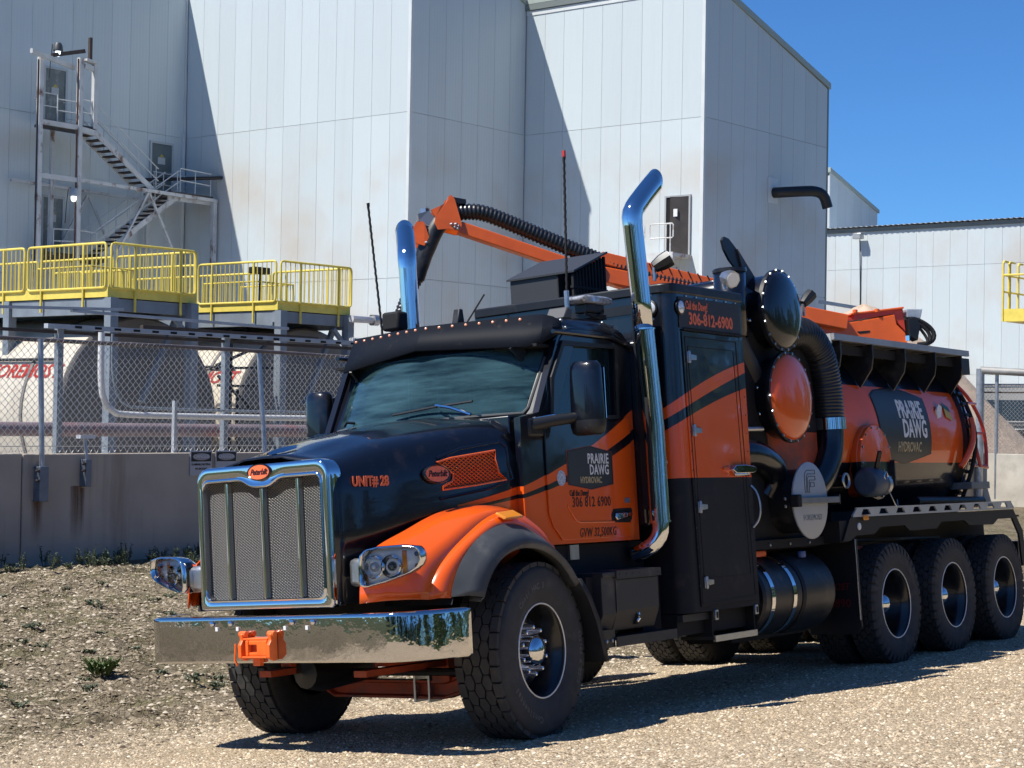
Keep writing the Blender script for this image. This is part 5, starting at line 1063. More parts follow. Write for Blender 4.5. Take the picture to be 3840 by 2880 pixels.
# interior
INT = mat('cab_trim', (.035, .04, .042), .7); INL = mat('cab_trim_light', (.11, .13, .13), .6)
MB().loft([[(-.16, y, 2.07), (-.45, y, 2.10), (-.62, y, 2.05), (-.66, y, 1.8)] for y in (-.86, .86)]).build('dashboard', INT, T)
for y in (.45, -.45):
    MB().prism([(-.95, 1.72), (-1.4, 1.7), (-1.45, 1.85), (-1.0, 1.86)], 'y', y - .25, y + .25).build('seat', INL, T, bevel=.04); MB().prism([(-1.28, 1.83), (-1.40, 1.83), (-1.50, 2.42), (-1.40, 2.44)], 'y', y - .24, y + .24).build('seat_backrest', INL, T, bevel=.05)
c = Vector((-.68, .45, 2.10)); e1 = Vector((0, 1, 0)); e2 = Vector((-.45, 0, .9)).normalized()
MB().tube([c + e1 * .22 * cos(a) + e2 * .22 * sin(a) for a in np.linspace(0, 2 * pi, 25)[:-1]], .014, 6, closed=True).build('steering_wheel', BLK, T); MB().bar(c - e1 * .2, c + e1 * .2, .04, .02).build('steering_spoke', BLK, T)
for i, (x0, x1, z0, z1) in enumerate(((-1.30, -1.12, 2.12, 2.5),)): MB().box(x0, x1, -.5, -.3, z0, z1).build('side_curtain', INL, T, bevel=.02)
# visor with marker lamps
def vis(y, k): # k 0 lower edge, 1 upper edge
    q = abs(y) / .82; lo = (-.26 - .17 * q, y, 2.60 - (.045 if y > 0 else .075) * q); hi = (-.37 - .20 * q, y * .985, 2.778 + .004 * q); return np.array(lo) * (1 - k) + np.array(hi) * k
yv = [-.80, -.6, -.4, -.2, -.005, .005, .2, .4, .6, .76]
tail = [((-.435, .84, 2.553), (-.585, .80, 2.785)), ((-.48, .91, 2.57), (-.61, .86, 2.782)), ((-.55, .955, 2.61), (-.65, .91, 2.765)), ((-.64, .97, 2.645), (-.69, .95, 2.73))]
secs = [[tuple(vis(y, k)) for k in (0, .5, 1)] for y in yv] + [[lo, tuple((np.array(lo) + np.array(hi)) / 2 + (.012, .012, 0)), hi] for lo, hi in tail]
VIS = mat('visor_black', (.007, .009, .014), .6, coat=0, spec=.12, dirt=((.04, .036, .03), 14, .6, .8)); MB().loft(secs).build('sun_visor', VIS, T, wall=.012, angle=14)
MB().loft([[tuple(vis(y, 1)) for y in yv], [(-.7, y, 2.775) for y in yv]]).build('visor_top', BKP, T)
for s_ in (-1, 1): MB().bar(tuple(vis(s_ * .72, .1)), (-.52, s_ * .74, 2.50), .02, .08).build('visor_bracket', BLK, T)
for i in range(16):
    y = -.765 + i * (1.50 / 15); p = vis(y, .90); MB().lathe([(.010, 0), (.0095, .008), (.005, .012), (0, .013)], (p[0] + .008, p[1], p[2]), 'x', 10).build('marker_lamp', mat('marker_lens', (.95, .42, .26), .15, coat=1, emit=((1, .35, .15), .12)), T)
# things on the roof: antennas, small fin, beacons
for (x, y), (tx, ty, tz), zb in (((-.9, .87), (-.89, .92, 3.92), 2.86), ((-.9, -.80), (-.88, -.87, 3.85), 2.78)):
    pts = [(x + (tx - x) * t + .002 * sin(t * 120), y + (ty - y) * t + .002 * cos(t * 120), zb + (tz - zb) * t) for t in np.linspace(0, 1, 60)]
    MB().tube(pts, [.010] * 58 + [.013, .013], 6).build('antenna', BLD, T)
    if y > 0: MB().tube([(tx, ty, tz - .01), (tx, ty, tz + .035)], .014, 6).build('antenna_tip', mat('red_tip', (.55, .04, .03), .4), T)
MB().prism([(-.80, 2.77), (-.90, 2.77), (-.92, 2.84), (-.86, 2.855)], 'y', .74, .90).build('antenna_bracket', mat('light_grey_paint', (.06, .062, .065), .5), T, bevel=.01); MB().tube([(-.9, .87, 2.84), (-.9, .87, 2.97)], .018, 8).build('antenna_base', STL, T)
MB().prism([(-.80, .02), (-.83, -.06), (-.83, -.05)], 'z', 2.78, 2.9).build('roof_fin', BLD, T); MB().prism([(-.72, 2.79), (-.82, 2.79), (-.80, 2.93), (-.76, 2.93)], 'y', -.02, .035).build('shark_fin', BLK, T, bevel=.006); MB().tube([(-.8, .03, 2.79), (-.9, .16, 3.03)], .007, 6).build('short_antenna', BLD, T)
g = MB().prism([(-1.08, 2.925), (-1.12, 2.905), (-1.46, 2.91), (-1.50, 2.93), (-1.49, 2.955), (-1.42, 2.965), (-1.14, 2.962), (-1.09, 2.95)], 'y', .74, .88).build('beacon_bar', mat('clear_beacon', (.34, .34, .36), .12, .15, coat=1, var=(30, .5, 3)), T, bevel=.012)
MB().box(-1.40, -1.18, .74, .86, 2.84, 2.905).build('beacon_mount', BLK, T, bevel=.01); MB().tube([(-1.15, .85, 2.83), (-1.28, .87, 2.80), (-1.38, .86, 2.86)], .01, 6).build('beacon_cable', BLD, T); MB().box(-1.42, -1.2, .74, .86, 2.80, 2.835).build('beacon_bracket', BLK, T)
g = MB().prism([(-.55, .0), (-.62, -.05), (-.72, 0), (-.65, .05)], 'z', 2.9, 2.9001) if False else None
MB().box(-.80, -.68, -.63, -.47, 2.83, 2.97).build('roof_worklight', BLD, T, bevel=.02); MB().tube([(-.74, -.55, 2.84), (-.7, -.4, 2.78)], .012, 6).build('worklight_arm', BLK, T)
# mirrors
for s_ in (1, -1):
    secs = []
    for z, k in ((1.985, .82), (1.995, .95), (2.03, 1.0), (2.2, .97), (2.36, .93), (2.40, .88), (2.425, .7), (2.43, .3)):
        secs.append([(-.60 + .085 * k * cos(a) * (1 if cos(a) > 0 else .55), s_ * (1.19 + .128 * k * (abs(sin(a)) ** .7) * (1 if sin(a) > 0 else -1)), z) for a in np.linspace(0, 2 * pi, 21)[:-1]])
    g = MB().loft(secs, closed=True, cap=True).build('mirror_housing', BKP, T, angle=50); MB().box(-.655, -.650, s_ * 1.08, s_ * 1.30, 2.04, 2.38).build('mirror_glass', CHR, g, smooth=False)
    secs = []
    for z, k in ((1.93, .7), (1.945, .9), (1.99, 1.0), (2.03, 1.02)): secs.append([(-.60 + .088 * k * cos(a) * (1 if cos(a) > 0 else .6), s_ * (1.19 + .132 * k * (abs(sin(a)) ** .7) * (1 if sin(a) > 0 else -1)), z) for a in np.linspace(0, 2 * pi, 21)[:-1]])
    MB().loft(secs, closed=True, cap=True).build('mirror_base', BLK, T, angle=50)
    MB().tube([(-.28, s_ * .93, 2.01), (-.40, s_ * 1.02, 2.035), (-.56, s_ * 1.14, 2.055)], [.045, .04, .036], 12).build('mirror_arm', BLK, T); MB().tube([(-.27, s_ * .93, 2.045), (-.42, s_ * 1.04, 2.072)], .014, 6).build('mirror_arm_trim', CHR, T)
    MB().box(-.40, -.22, s_ * .86, s_ * .965, 1.93, 2.06).build('mirror_foot', BLK, T, bevel=.02)
# lettering on the door
dy = CY + .0155
BH = [(-.645, 1.84), (-.93, 1.875), (-1.215, 1.835), (-1.215, 1.61), (-.93, 1.575), (-.645, 1.61)]
def plate(P, m, y0, y1, nm, par=T): return MB().prism(P, 'y', y0, y1).build(nm, m, par, smooth=False)
def scl(P, k):
    cx_ = sum(p[0] for p in P) / len(P); cz_ = sum(p[1] for p in P) / len(P); return [(cx_ + (x - cx_) * k, cz_ + (z - cz_) * k) for x, z in P]
BG = mat('badge_charcoal', (.028, .030, .030), .4); plate(scl(BH, 1.02), mat('badge_edge', (.30, .05, .03), .4), dy, dy + .001, 'logo_border'); plate(BH, mat('badge_rim_dark', (.008, .008, .008), .4), dy + .001, dy + .0016, 'logo_rim'); plate(scl(BH, .95), BG, dy + .0016, dy + .0022, 'logo_field')
ly = dy + .0030
text('lettering', 'PRAIRIE', .098, (-1.03, ly, 1.785), LX, UZ, WLET, T, bold=.0018, sx=.76, ls=1.08); text('lettering', 'DAWG', .098, (-1.04, ly, 1.708), LX, UZ, WLET, T, bold=.0018, sx=.76, ls=1.08); text('lettering', 'HYDROVAC', .062, (-.93, ly, 1.638), LX, UZ, GLETT, T, bold=.001, sx=.80)
text('lettering', 'Call the Dawg!', .058, (-.655, dy, 1.55), LX, UZ, KLET, T, align='LEFT', bold=.001, sx=.68, shear=.1); text('lettering', '306 812 6900', .100, (-.925, dy, 1.487), LX, UZ, KLET, T, bold=.0005, sx=.84, ls=1.05); text('lettering', 'GVW 32,500KG', .088, (-.985, dy, 1.278), LX, UZ, KLET, T, bold=0, sx=.74, shear=.2, ls=1.08)
MB().lathe([(0, 0), (.052, 0), (.052, .0015), (0, .0015)], (-.565, dy - .0005, 1.655), 'y', 28).build('round_sticker', mat('round_sticker', (.42, .46, .55), .4, var=(60, .5, 3)), T)

# ---- toolbox and step under the door
MB().prism([(1.15, 1.0), (1.15, .97), (1.165, .97), (1.165, 1.005), (.6, 1.005), (.6, .6), (1.10, .6), (1.15, .72)], 'x', -1.43, -.70).build('toolbox', BOXK, T, bevel=.006, smooth=False)
MB().prism([(1.153, .955), (1.175, .955), (1.175, 1.01), (1.0, 1.015), (1.0, 1.005), (1.153, 1.0)], 'x', -1.445, -.86).build('toolbox_lid_edge', BOXK, T, smooth=False)
MB().prism([(1.152, .945), (1.158, .945), (1.157, .74), (1.11, .61), (1.10, .61)], 'x', -1.42, -.87).build('toolbox_door', BOXK, T, smooth=False)
MB().box(-1.165, -1.125, 1.12, 1.145, .63, .73).build('toolbox_latch_plate', BLD, T, bevel=.005); MB().tube([(-1.145, 1.155, .71), (-1.145, 1.16, .67), (-1.13, 1.15, .65)], .010, 6).build('toolbox_latch', CHR, T)
for i in range(7): MB().lathe([(.006, 0), (.005, .003), (0, .004)], (-.90 - i * .085, 1.175, .985), 'y', 6).build('rivet', BLK, T)
MB().box(-1.62, -.82, .85, 1.17, .545, .565).build('lower_step', BOXK, T); MB().box(-1.62, -.82, 1.165, 1.175, .50, .566).build('step_edge', BOXK, T); MB().box(-.82, -.66, .85, 1.16, .5, .62).build('step_bracket', BLK, T)
for x in (-.71, -.78): MB().lathe([(.014, 0), (.012, .008), (0, .012)], (x, 1.16, .545), 'y', 6).build('bolt', STL, T)
MB().box(-.98, -.62, .3, 1.08, .58, .98).build('battery_box', BLD, T); MB().box(-1.7, -1.44, .2, 1.0, .5, 1.0).build('dark_undertray', BLD, T)

# ---- chrome stacks
def stack(s_, XS, zb, bd, ym):
    y = ym * s_
    xs = lambda z: float(np.interp(z, [1.32, 2.0, 2.7, 3.5], XS))
    b = MB(); r = .070; bx, by = bd; x5 = xs(3.46)
    path = [(xs(z), y, z) for z in (2.715, 2.9, 3.1, 3.3, 3.44)] + smoothc([(x5, y, 3.46), (xs(3.52), y, 3.545), (x5 + bx * .10, y + by * .10, 3.64), (x5 + bx * .24, y + by * .24, 3.755), (x5 + bx * .30, y + by * .30, 3.80)], 12)[1:].tolist()
    b.tube(path, [r] * 5 + [r + .004] * (len(path) - 5), 28, cap=False)
    n = 28; c = np.mean(np.array(b.v[-n:]), axis=0)
    for k in range(n):   # the tip is cut upright
        v = np.array(b.v[-n + k]); t = (v - c) @ np.array((bx, by, 0)); v = v - t * np.array((bx, by, .8)); b.v[-n + k] = tuple(v)
    g = b.build('exhaust_stack', CHR, T, angle=60, wall=.003)
    MB().tube([(xs(z), y, z) for z in (zb, 1.6, 2.0, 2.35, 2.70)], r + .004, 28).build('stack_shield', CHR, g, angle=60)
    MB().box(xs(2.2) + .055, xs(2.2) + .075, y - .012, y + .012, zb + .1, 2.65).build('shield_seam', BLD, g)
    for z in (2.705, zb + .01): MB().lathe([(r - .01, -.006), (r + .011, -.006), (r + .011, .006), (r - .01, .006)], (xs(z), y, z), 'z', 28).build('stack_collar', CHR, g)
    MB().tube(smoothc([(xs(zb), y, zb + .02), (xs(zb), y, zb - .08), (xs(zb) + .03, y - .06 * s_, zb - .17), (xs(zb) + .05, y - .2 * s_, zb - .22)], 10), r - .008, 20).build('stack_elbow', CHR, g)
    MB().box(xs(2.4) - .15, xs(2.4) - .05, y - .15, y - .05, zb + .1, 2.9).build('stack_bracket', BLK, T, bevel=.01)
    for z in (2.78, 2.95, 1.75): MB().lathe([(.012, 0), (.01, .01), (0, .012)], (xs(z) - .08, y + .03 * s_, z), 'y', 6).build('bolt', STL, T)
    return g
stack(1, [-1.55, -1.545, -1.485, -1.41], 1.32, (-.98, .1), 1.13); stack(-1, [-1.70, -1.69, -1.67, -1.65], 1.32, (-.74, -.62), 1.13)
MB().tube([(-1.6, .9, 1.1), (-1.75, .92, 1.15), (-1.85, .95, 1.25)], .03, 8).build('orange_hose', OCH, T)
# air cleaner side ears behind the cab
MB().box(-1.72, -1.56, .75, 1.02, 1.3, 2.65).build('cab_extender', BKP, T, bevel=.03); MB().box(-1.72, -1.56, -1.02, -.75, 1.3, 2.65).build('cab_extender', BKP, T, bevel=.03)

# ---- equipment cabinet
XF, XR = -1.75, -2.83
def cabsec(inset=0): return [(XR, -.56), (XR, 1.2 - inset)] + [(XF - .11 + .11 * cos(a), 1.09 - inset + .11 * sin(a)) for a in np.linspace(pi / 2, 0, 8)] + [(XF, -.56)]
MB().prism(cabsec(), 'z', .66, 3.0).build('cabinet', BOXP, T, angle=30)
MB().prism([(x + (.012 if x > -2 else -.012), y + .012 if y > 0 else y) for x, y in cabsec()], 'z', 2.985, 3.06).build('cabinet_roof', BLK, T, bevel=.012, angle=30)
MB().box(XF - .01, XF + .012, -.56, 1.05, 2.86, 2.93).build('cabinet_front_trim', BLK, T, smooth=False)
dr = MB().prism([(-1.93, .70), (-1.885, 2.71), (-2.735, 2.71), (-2.80, .70)], 'y', 1.201, 1.211).build('cabinet_door', BOXP, T, bevel=.003, smooth=False)
gr = MB()
def line(P, w=.007, y=1.2115, closed=False):
    P = P + [P[0]] if closed else P
    for a, b_ in zip(P[:-1], P[1:]): gr.bar((a[0], y, a[1]), (b_[0], y, b_[1]), w, .004, up=(0, 1, 0))
line([(-1.95, .72), (-1.915, 2.67), (-2.69, 2.67), (-2.755, .74)], .008, closed=True); line([(-1.99, .9), (-1.95, 2.60), (-2.64, 2.60), (-2.70, .9)], .005, closed=True)
gr.build('door_groove', BLD, T, smooth=False)
pn = MB().prism([(-1.86, 2.735), (-1.86, 2.965), (-2.79, 2.965), (-2.79, 2.735)], 'y', 1.201, 1.209).build('cabinet_header_panel', BOXK, T, bevel=.003, smooth=False)
MB().box(-2.80, -1.90, 1.201, 1.225, 2.715, 2.73).build('cabinet_drip_rail', BLD, T)
for i in range(6): MB().lathe([(.008, 0), (.006, .004), (0, .005)], (-1.98 - i * .15, 1.209, 2.975), 'y', 6).build('rivet', STL, T)
for i in range(13): MB().lathe([(.006, 0), (.005, .003), (0, .004)], (-1.92 - .0, 1.211, .85 + i * .14), 'y', 6).build('rivet', BLK, T); MB().lathe([(.006, 0), (.005, .003), (0, .004)], (-2.78, 1.211, .85 + i * .14), 'y', 6).build('rivet', BLK, T)
text('lettering', 'Call the Dawg!', .088, (-1.955, 1.2105, 2.905), LX, UZ, OLET, T, align='LEFT', bold=.002, sx=.62, shear=.1); text('lettering', '306-812-6900', .125, (-2.33, 1.2105, 2.805), LX, UZ, OLET, T, bold=.0035, sx=.95)
for x, z in ((-1.955, 2.52), (-1.97, 1.98), (-1.985, 1.42), (-2.01, .87)):
    h = MB().box(x - .022, x + .03, 1.211, 1.222, z - .04, z + .04); h.tube([(x + .012, 1.226, z - .045), (x + .012, 1.226, z + .045)], .010, 8); h.prism([(x - .02, z - .022), (x - .02, z + .022), (x - .10, z + .016), (x - .10, z - .016)], 'y', 1.212, 1.224); h.build('hinge', STL, T, bevel=.002)
l = MB(); l.prism([(-2.46, 1.69), (-2.52, 1.725), (-2.66, 1.728), (-2.80, 1.718), (-2.84, 1.70), (-2.84, 1.68), (-2.78, 1.665), (-2.52, 1.662)], 'y', 1.212, 1.25); l.tube([(-2.5, 1.235, 1.655), (-2.72, 1.24, 1.655)], .013, 8); l.build('door_latch', CHR, T, bevel=.006)
MB().prism([(-2.36, 1.69), (-2.36, 1.705), (-2.46, 1.712), (-2.46, 1.682)], 'y', 1.212, 1.225).build('latch_strap', ORP, T)
MB().tube(smoothc([(-2.785, 1.215, 1.57), (-2.80, 1.25, 1.53), (-2.81, 1.27, 1.44), (-2.81, 1.27, 1.36), (-2.80, 1.25, 1.29), (-2.78, 1.215, 1.25)], 14), .009, 8).build('grab_handle', STL, T)
for c_, ax, nm in (((XF + .0, 1.035, 2.885), 'x', 'cabinet_lamp'), ((-1.885, 1.205, 2.885), 'y', 'cabinet_lamp')):
    g = MB().lathe([(0, 0), (.060, 0), (.060, .012), (.050, .016), (.048, .010)], c_, ax, 24).build(nm, BLK, T); MB().lathe([(.049, .010), (.04, .018), (0, .022)], c_, ax, 24).build('lamp_lens', LENS, g)
MB().box(XF, XF + .003, 1.02, 1.085, 1.635, 1.74).build('warning_label', mat('label_dark', (.02, .02, .018), .4), T, smooth=False); MB().box(XF + .003, XF + .0045, 1.025, 1.08, 1.715, 1.735).build('warning_band', mat('label_yellow', (.35, .28, .04), .4), T, smooth=False)
for x in (-2.14, -2.76): MB().box(x - .022, x + .022, 1.19, 1.215, .59, .665).build('step_latch', STL, T, bevel=.004); MB().box(x - .01, x + .01, 1.214, 1.218, .605, .65).build('latch_slot', BLD, T)
MB().box(-2.80, -2.13, .9, 1.18, .445, .47).build('cabinet_step', BOXK, T); MB().box(-2.79, -2.14, 1.17, 1.19, .43, .475).build('step_edge', STL, T)
for x in (-2.14, -2.79): MB().box(x - .008, x + .008, .95, 1.17, .45, .66).build('step_side', BLD, T)
MB().box(-2.83, -1.75, -.4, 1.1, .50, .655).build('cabinet_base', BLD, T); MB().box(-2.13, -1.75, 1.08, 1.15, .60, .65).build('base_channel', BOXK, T)
MB().prism([(-2.90, 1.28), (-3.03, 1.28), (-3.03, 1.2), (-2.96, 1.03), (-2.90, 1.0)], 'y', 1.0, 1.04).build('tread_plate_guard', mat('tread_plate', (.6, .6, .6), .3, .8, var=(60, .3)), T)
# ventilation box on the cabinet roof
vb = MB(); y0, y1 = -.52, -.03
vb.prism([(-2.19, 3.06), (-2.19, 3.315), (-2.66, 3.50), (-2.66, 3.06)], 'y', y0, y1 - .02) ; vb.build('vent_box', mat('vent_box_grey', (.035, .037, .04), .5), T, bevel=.006, smooth=False)
lv = MB()
MB().prism([(-2.185, 3.06), (-2.185, 3.32), (-2.66, 3.51), (-2.66, 3.06)], 'y', y1 - .03, y1 - .02).build('vent_box_side', BLD, T, smooth=False)
MB().prism([(-2.17, 3.31), (-2.17, 3.325), (-2.68, 3.52), (-2.68, 3.505)], 'y', y0 - .02, y1 + .14).build('vent_box_lid', mat('vent_box_grey'), T, smooth=False)
for i in range(11):
    x = -2.20 - i * .046; z1 = 3.30 + (i * .046) * .39; MB().box(x - .011, x + .011, y1 + .10, y1 + .12, 3.06, z1).build('vent_slat', BLD, T, smooth=False)
MB().box(-2.68, -2.18, y1 + .095, y1 + .125, 3.19, 3.21).build('vent_slat_rail', BLD, T)
# work lamps on top
def worklamp(c, d, nm='work_lamp', m=None, s=.05, L_=.1):
    c = Vector(c); d = Vector(d).normalized(); g = MB().tube([c, c + d * L_ * .5, c + d * L_], [s * .8, s * 1.15, s * 1.2], 8).build(nm, m or BLK, T, angle=20); MB().tube([c + d * (L_ + .001), c + d * (L_ + .006)], s * .98, 16).build('lamp_lens', LENS, g); MB().tube([c - Vector((0, 0, .1)), c], .014, 6).build('lamp_bracket', STL, g)
worklamp((-1.86, 1.02, 3.20), (-.35, .55, .35), s=.055, L_=.14); worklamp((-2.93, 1.02, 3.22), (.45, .9, -.35), m=STL, s=.058, L_=.12); worklamp((-4.12, 1.1, 3.08), (-.7, .2, .6), s=.045, L_=.14)
# ---- boom with suction hose
BO = mat('boom_orange', (.85, .13, .01), .38, coat=.4, var=(6, .08)); HOS = mat('suction_hose', (.020, .020, .021), .30, var=(10, .25), dirt=((.06, .055, .05), 5, .65, .9))
BN = Vector((.95, 1, 0)).normalized()   # the boom is slewed; this is the way its near side faces
def bplate(name, P, m, off=0, th=.025, mt=True):
    b = MB(); n = len(P); o = BN * off; b.add([tuple(Vector(p) + o) for p in P] + [tuple(Vector(p) + o - BN * th) for p in P], [tuple(range(n)), tuple(range(2 * n - 1, n - 1, -1))] + [(i, i + n, (i + 1) % n + n, (i + 1) % n) for i in range(n)]); return b.build(name, m, T, smooth=False)
MB().bar((-4.12, -2.44, 4.225), (-5.45, -1.18, 3.56), .13, .115).build('boom_arm', BO, T, bevel=.008, smooth=False)
MB().bar((-5.05, -1.56, 3.755), (-6.9, .18, 3.2), .17, .15).build('boom_outer_arm', BO, T, bevel=.008, smooth=False); MB().bar((-5.06, -1.55, 3.75), (-5.10, -1.51, 3.735), .22, .20).build('boom_collar', BO, T, bevel=.008, smooth=False)
MB().bar((-5.1, -1.5, 3.90), (-6.6, -.1, 3.36), .14, .12).build('boom_rear_arm', BO, T, bevel=.008, smooth=False)
for i in range(8): MB().bar((-5.40 - i * .07, -1.13 + i * .066, 3.83 - i * .022), (-5.42 - i * .07, -1.11 + i * .066, 3.76 - i * .022), .012, .012).build('boom_slot', BLD, T, smooth=False)
EM = [(-3.92, -2.63, 4.39), (-3.99, -2.56, 4.43), (-4.03, -2.53, 4.46), (-4.05, -2.51, 4.52), (-4.07, -2.49, 4.53), (-4.09, -2.47, 4.49), (-4.13, -2.43, 4.25), (-4.12, -2.44, 4.18), (-4.04, -2.52, 4.21), (-3.96, -2.59, 4.2), (-3.94, -2.61, 4.27), (-3.95, -2.6, 4.32)]
EN = [(-3.82, -2.73, 4.28), (-3.87, -2.68, 4.28), (-3.90, -2.65, 4.13), (-3.86, -2.68, 4.05), (-3.80, -2.74, 4.08), (-3.77, -2.78, 4.16)]
bplate('boom_elbow_plate', EM, BO, .09); bplate('boom_elbow_plate', EM, BO, -.14); bplate('boom_nose_plate', EN, BO, .085); bplate('boom_nose_plate', EN, BO, -.14)
bplate('elbow_block', [(-3.83, -2.71, 4.36), (-3.91, -2.64, 4.39), (-3.96, -2.59, 4.3), (-3.95, -2.6, 4.21), (-3.88, -2.66, 4.25), (-3.84, -2.71, 4.3)], mat('grey_cast', (.30, .31, .32), .4, .6), .05, .15)
bplate('hose_guard', [(-4.07, -2.49, 4.52), (-4.17, -2.39, 4.49), (-4.17, -2.39, 4.45), (-4.12, -2.44, 4.45), (-4.09, -2.47, 4.48)], BLK, .06, .16)
MB().box(-3.92, -3.86, -2.70, -2.63, 4.37, 4.42).build('hydraulic_fitting', STL, T)
MB().tube(smoothc([(-4.12, -2.44, 4.38), (-4.02, -2.53, 4.34), (-3.95, -2.60, 4.22), (-3.90, -2.65, 4.08), (-3.86, -2.69, 3.95), (-3.82, -2.73, 3.74)], 18), [.088] * 10 + [.088, .085, .082, .08, .076, .07, .066, .06], 18).build('suction_elbow', BLK, T)
for x, y, z in ((-4.06, -2.50, 4.25), (-4.09, -2.47, 4.25), (-4.105, -2.455, 4.23), (-4.08, -2.48, 4.22), (-4.10, -2.46, 4.205), (-3.88, -2.67, 4.08)): MB().lathe([(0, -.02), (.013, -.012), (.012, .012), (0, .015)], (x + BN.x * .092, y + BN.y * .092, z), 'y', 8).build('bolt', STL, T)
def ribbed(name, pts, r, pitch, m, n=22, amp=.009, closed=False):
    P = smoothc(pts, 400); d = np.r_[0, np.cumsum(np.linalg.norm(np.diff(P, axis=0), axis=1))]; k = int(d[-1] / pitch); tt = np.linspace(0, d[-1], k * 4 + 1)
    Q = np.c_[tuple(np.interp(tt, d, P[:, j]) for j in range(3))]; rs = [r + (0, amp, amp * 1.1, 0)[i % 4] for i in range(len(Q))]
    return MB().tube([tuple(q) for q in Q], rs, n).build(name, m, T, angle=70)
ribbed('suction_hose', [(-4.10, -2.46, 4.375), (-4.27, -2.3, 4.385), (-4.45, -2.13, 4.285), (-4.68, -1.91, 4.14), (-4.91, -1.69, 4.0), (-5.15, -1.47, 3.855), (-5.35, -1.27, 3.755), (-5.55, -1.08, 3.67), (-6.1, -.55, 3.5)], .070, .040, HOS, amp=.010)
ribbed('hanging_hose', [(-3.82, -2.73, 3.76), (-3.74, -2.80, 3.6), (-3.68, -2.86, 3.4), (-3.65, -2.89, 3.2), (-3.62, -2.92, 2.9)], .055, .035, HOS, n=14, amp=.007)
# hoses and hydraulics aft of the cabinet
DK2 = BKP
# drum filters lying crosswise with domed ends towards the viewer
def drum(c, r, y0, m, nm, dome=.12, hand=True):
    x, z = c
    MB().lathe([(r * .93, -.4), (r * .93, y0 - .04)], (x, 0, z), 'y', 44).build(nm, BKP, T)
    g = MB().lathe([(r * .93, y0 - .06), (r * 1.04, y0 - .055), (r * 1.04, y0 - .02), (r * .95, y0 - .018)], (x, 0, z), 'y', 44).build(nm + '_flange', BLK, T)
    b = MB(); b.lathe([(r * .98 * sin(t), y0 - .02 + dome * cos(t)) for t in np.linspace(pi / 2, 0, 10)], (x, 0, z), 'y', 48); b.build(nm + '_dome', m, T, angle=80)
    for k in range(18):
        a = 2 * pi * k / 18; MB().lathe([(.013, 0), (.012, .012), (0, .014)], (x + r * 1.01 * cos(a), y0 - .02, z + r * 1.01 * sin(a)), 'y', 6).build('bolt', STL, g)
drum((-3.72, 3.0), .325, 1.12, BKP, 'upper_filter', .085); drum((-3.78, 2.29), .36, 1.12, ORP, 'lower_filter', .085)
MB().box(-4.6, -2.95, -.6, .95, 1.05, 2.9).build('blower_body', BLD, T, bevel=.08); MB().box(-4.0, -3.4, .2, .8, 2.6, 3.28).build('silencer_top', BKP, T, bevel=.08)
MB().lathe([(0, 0), (.25, 0), (.25, .9), (.2, 1.0), (0, 1.02)], (-3.75, .55, 2.3), 'z', 24).build('silencer', BKP, T)
b = MB(); b.tube([(-3.22, .9, 2.77), (-3.24, .9, 3.32)], .128, 24, cap=False); b.build('air_intake', BKP, T, wall=.006)
MB().lathe([(.135, -.012), (.135, .012), (.128, .012)], (-3.24, .9, 3.305), 'z', 24).build('intake_clamp', BLK, T)
MB().tube([(-3.22, .9, 2.80), (-3.30, .9, 2.70), (-3.58, .9, 2.40)], .095, 16).build('intake_bend', mat('brown_grey_duct', (.045, .04, .035), .55), T, angle=30)
MB().box(-3.0, -2.83, 1.0, 1.06, 2.46, 2.53).build('intake_strap', BLK, T); MB().box(-3.02, -2.99, 1.0, 1.07, 2.45, 2.54).build('strap_clip', STL, T)
# rain flap, open
MB().prism([(-3.155 - .0 + .0, 3.55), (-3.19, 3.585), (-3.27, 3.575), (-3.38, 3.51), (-3.46, 3.42), (-3.475, 3.36), (-3.44, 3.33), (-3.37, 3.335), (-3.26, 3.40), (-3.18, 3.48)], 'y', .88, .90).build('rain_flap', BLK, T, smooth=False)
MB().prism([(-3.38, 3.50), (-3.56, 3.36), (-3.72, 3.235), (-3.62, 3.14), (-3.50, 3.22), (-3.44, 3.27), (-3.44, 3.35)], 'y', .90, .915).build('flap_arm', mat('grey_plate', (.05, .05, .055), .5), T, smooth=False); MB().lathe([(.02, 0), (.02, .012), (.008, .018), (0, .018)], (-3.47, .915, 3.34), 'y', 12).build('pivot_bolt', STL, T)
ribbed('vacuum_hose', [(-3.95, .75, 2.7), (-4.15, .92, 2.86), (-4.38, .98, 2.86), (-4.58, 1.0, 2.68), (-4.66, 1.0, 2.4), (-4.66, 1.0, 2.12)], .135, .03, HOS, n=26, amp=.008)
MB().lathe([(.14, -.05), (.149, -.05), (.149, .05), (.14, .05)], (-4.66, 1.0, 2.09), 'z', 28).build('hose_clamp', CHR, T)
MB().tube(smoothc([(-4.66, 1.0, 2.12), (-4.66, 1.0, 1.95), (-4.60, 1.0, 1.78), (-4.42, .98, 1.58), (-4.15, .9, 1.45)], 16), .125, 22).build('vacuum_pipe', BKP, T)
MB().tube(smoothc([(-2.9, .9, 1.83), (-3.25, 1.0, 1.84), (-3.55, 1.0, 1.74), (-3.66, .98, 1.62), (-3.6, .9, 1.5)], 14), .12, 20).build('blower_pipe', BKP, T)
MB().box(-4.5, -3.6, .7, .96, 1.6, 2.02).build('orange_panel', OCH, T); MB().tube([(-3.0, 1.0, 2.02), (-3.4, 1.02, 2.03)], .02, 8).build('grey_pipe', STL, T)
for x, z in ((-2.95, 1.98), (-2.93, 1.82), (-3.35, 2.36), (-3.36, 2.15), (-2.98, 2.25), (-3.3, 2.9)): MB().lathe([(.014, 0), (.012, .012), (0, .016)], (x, 1.02, z), 'y', 8).build('bolt', CHR, T)
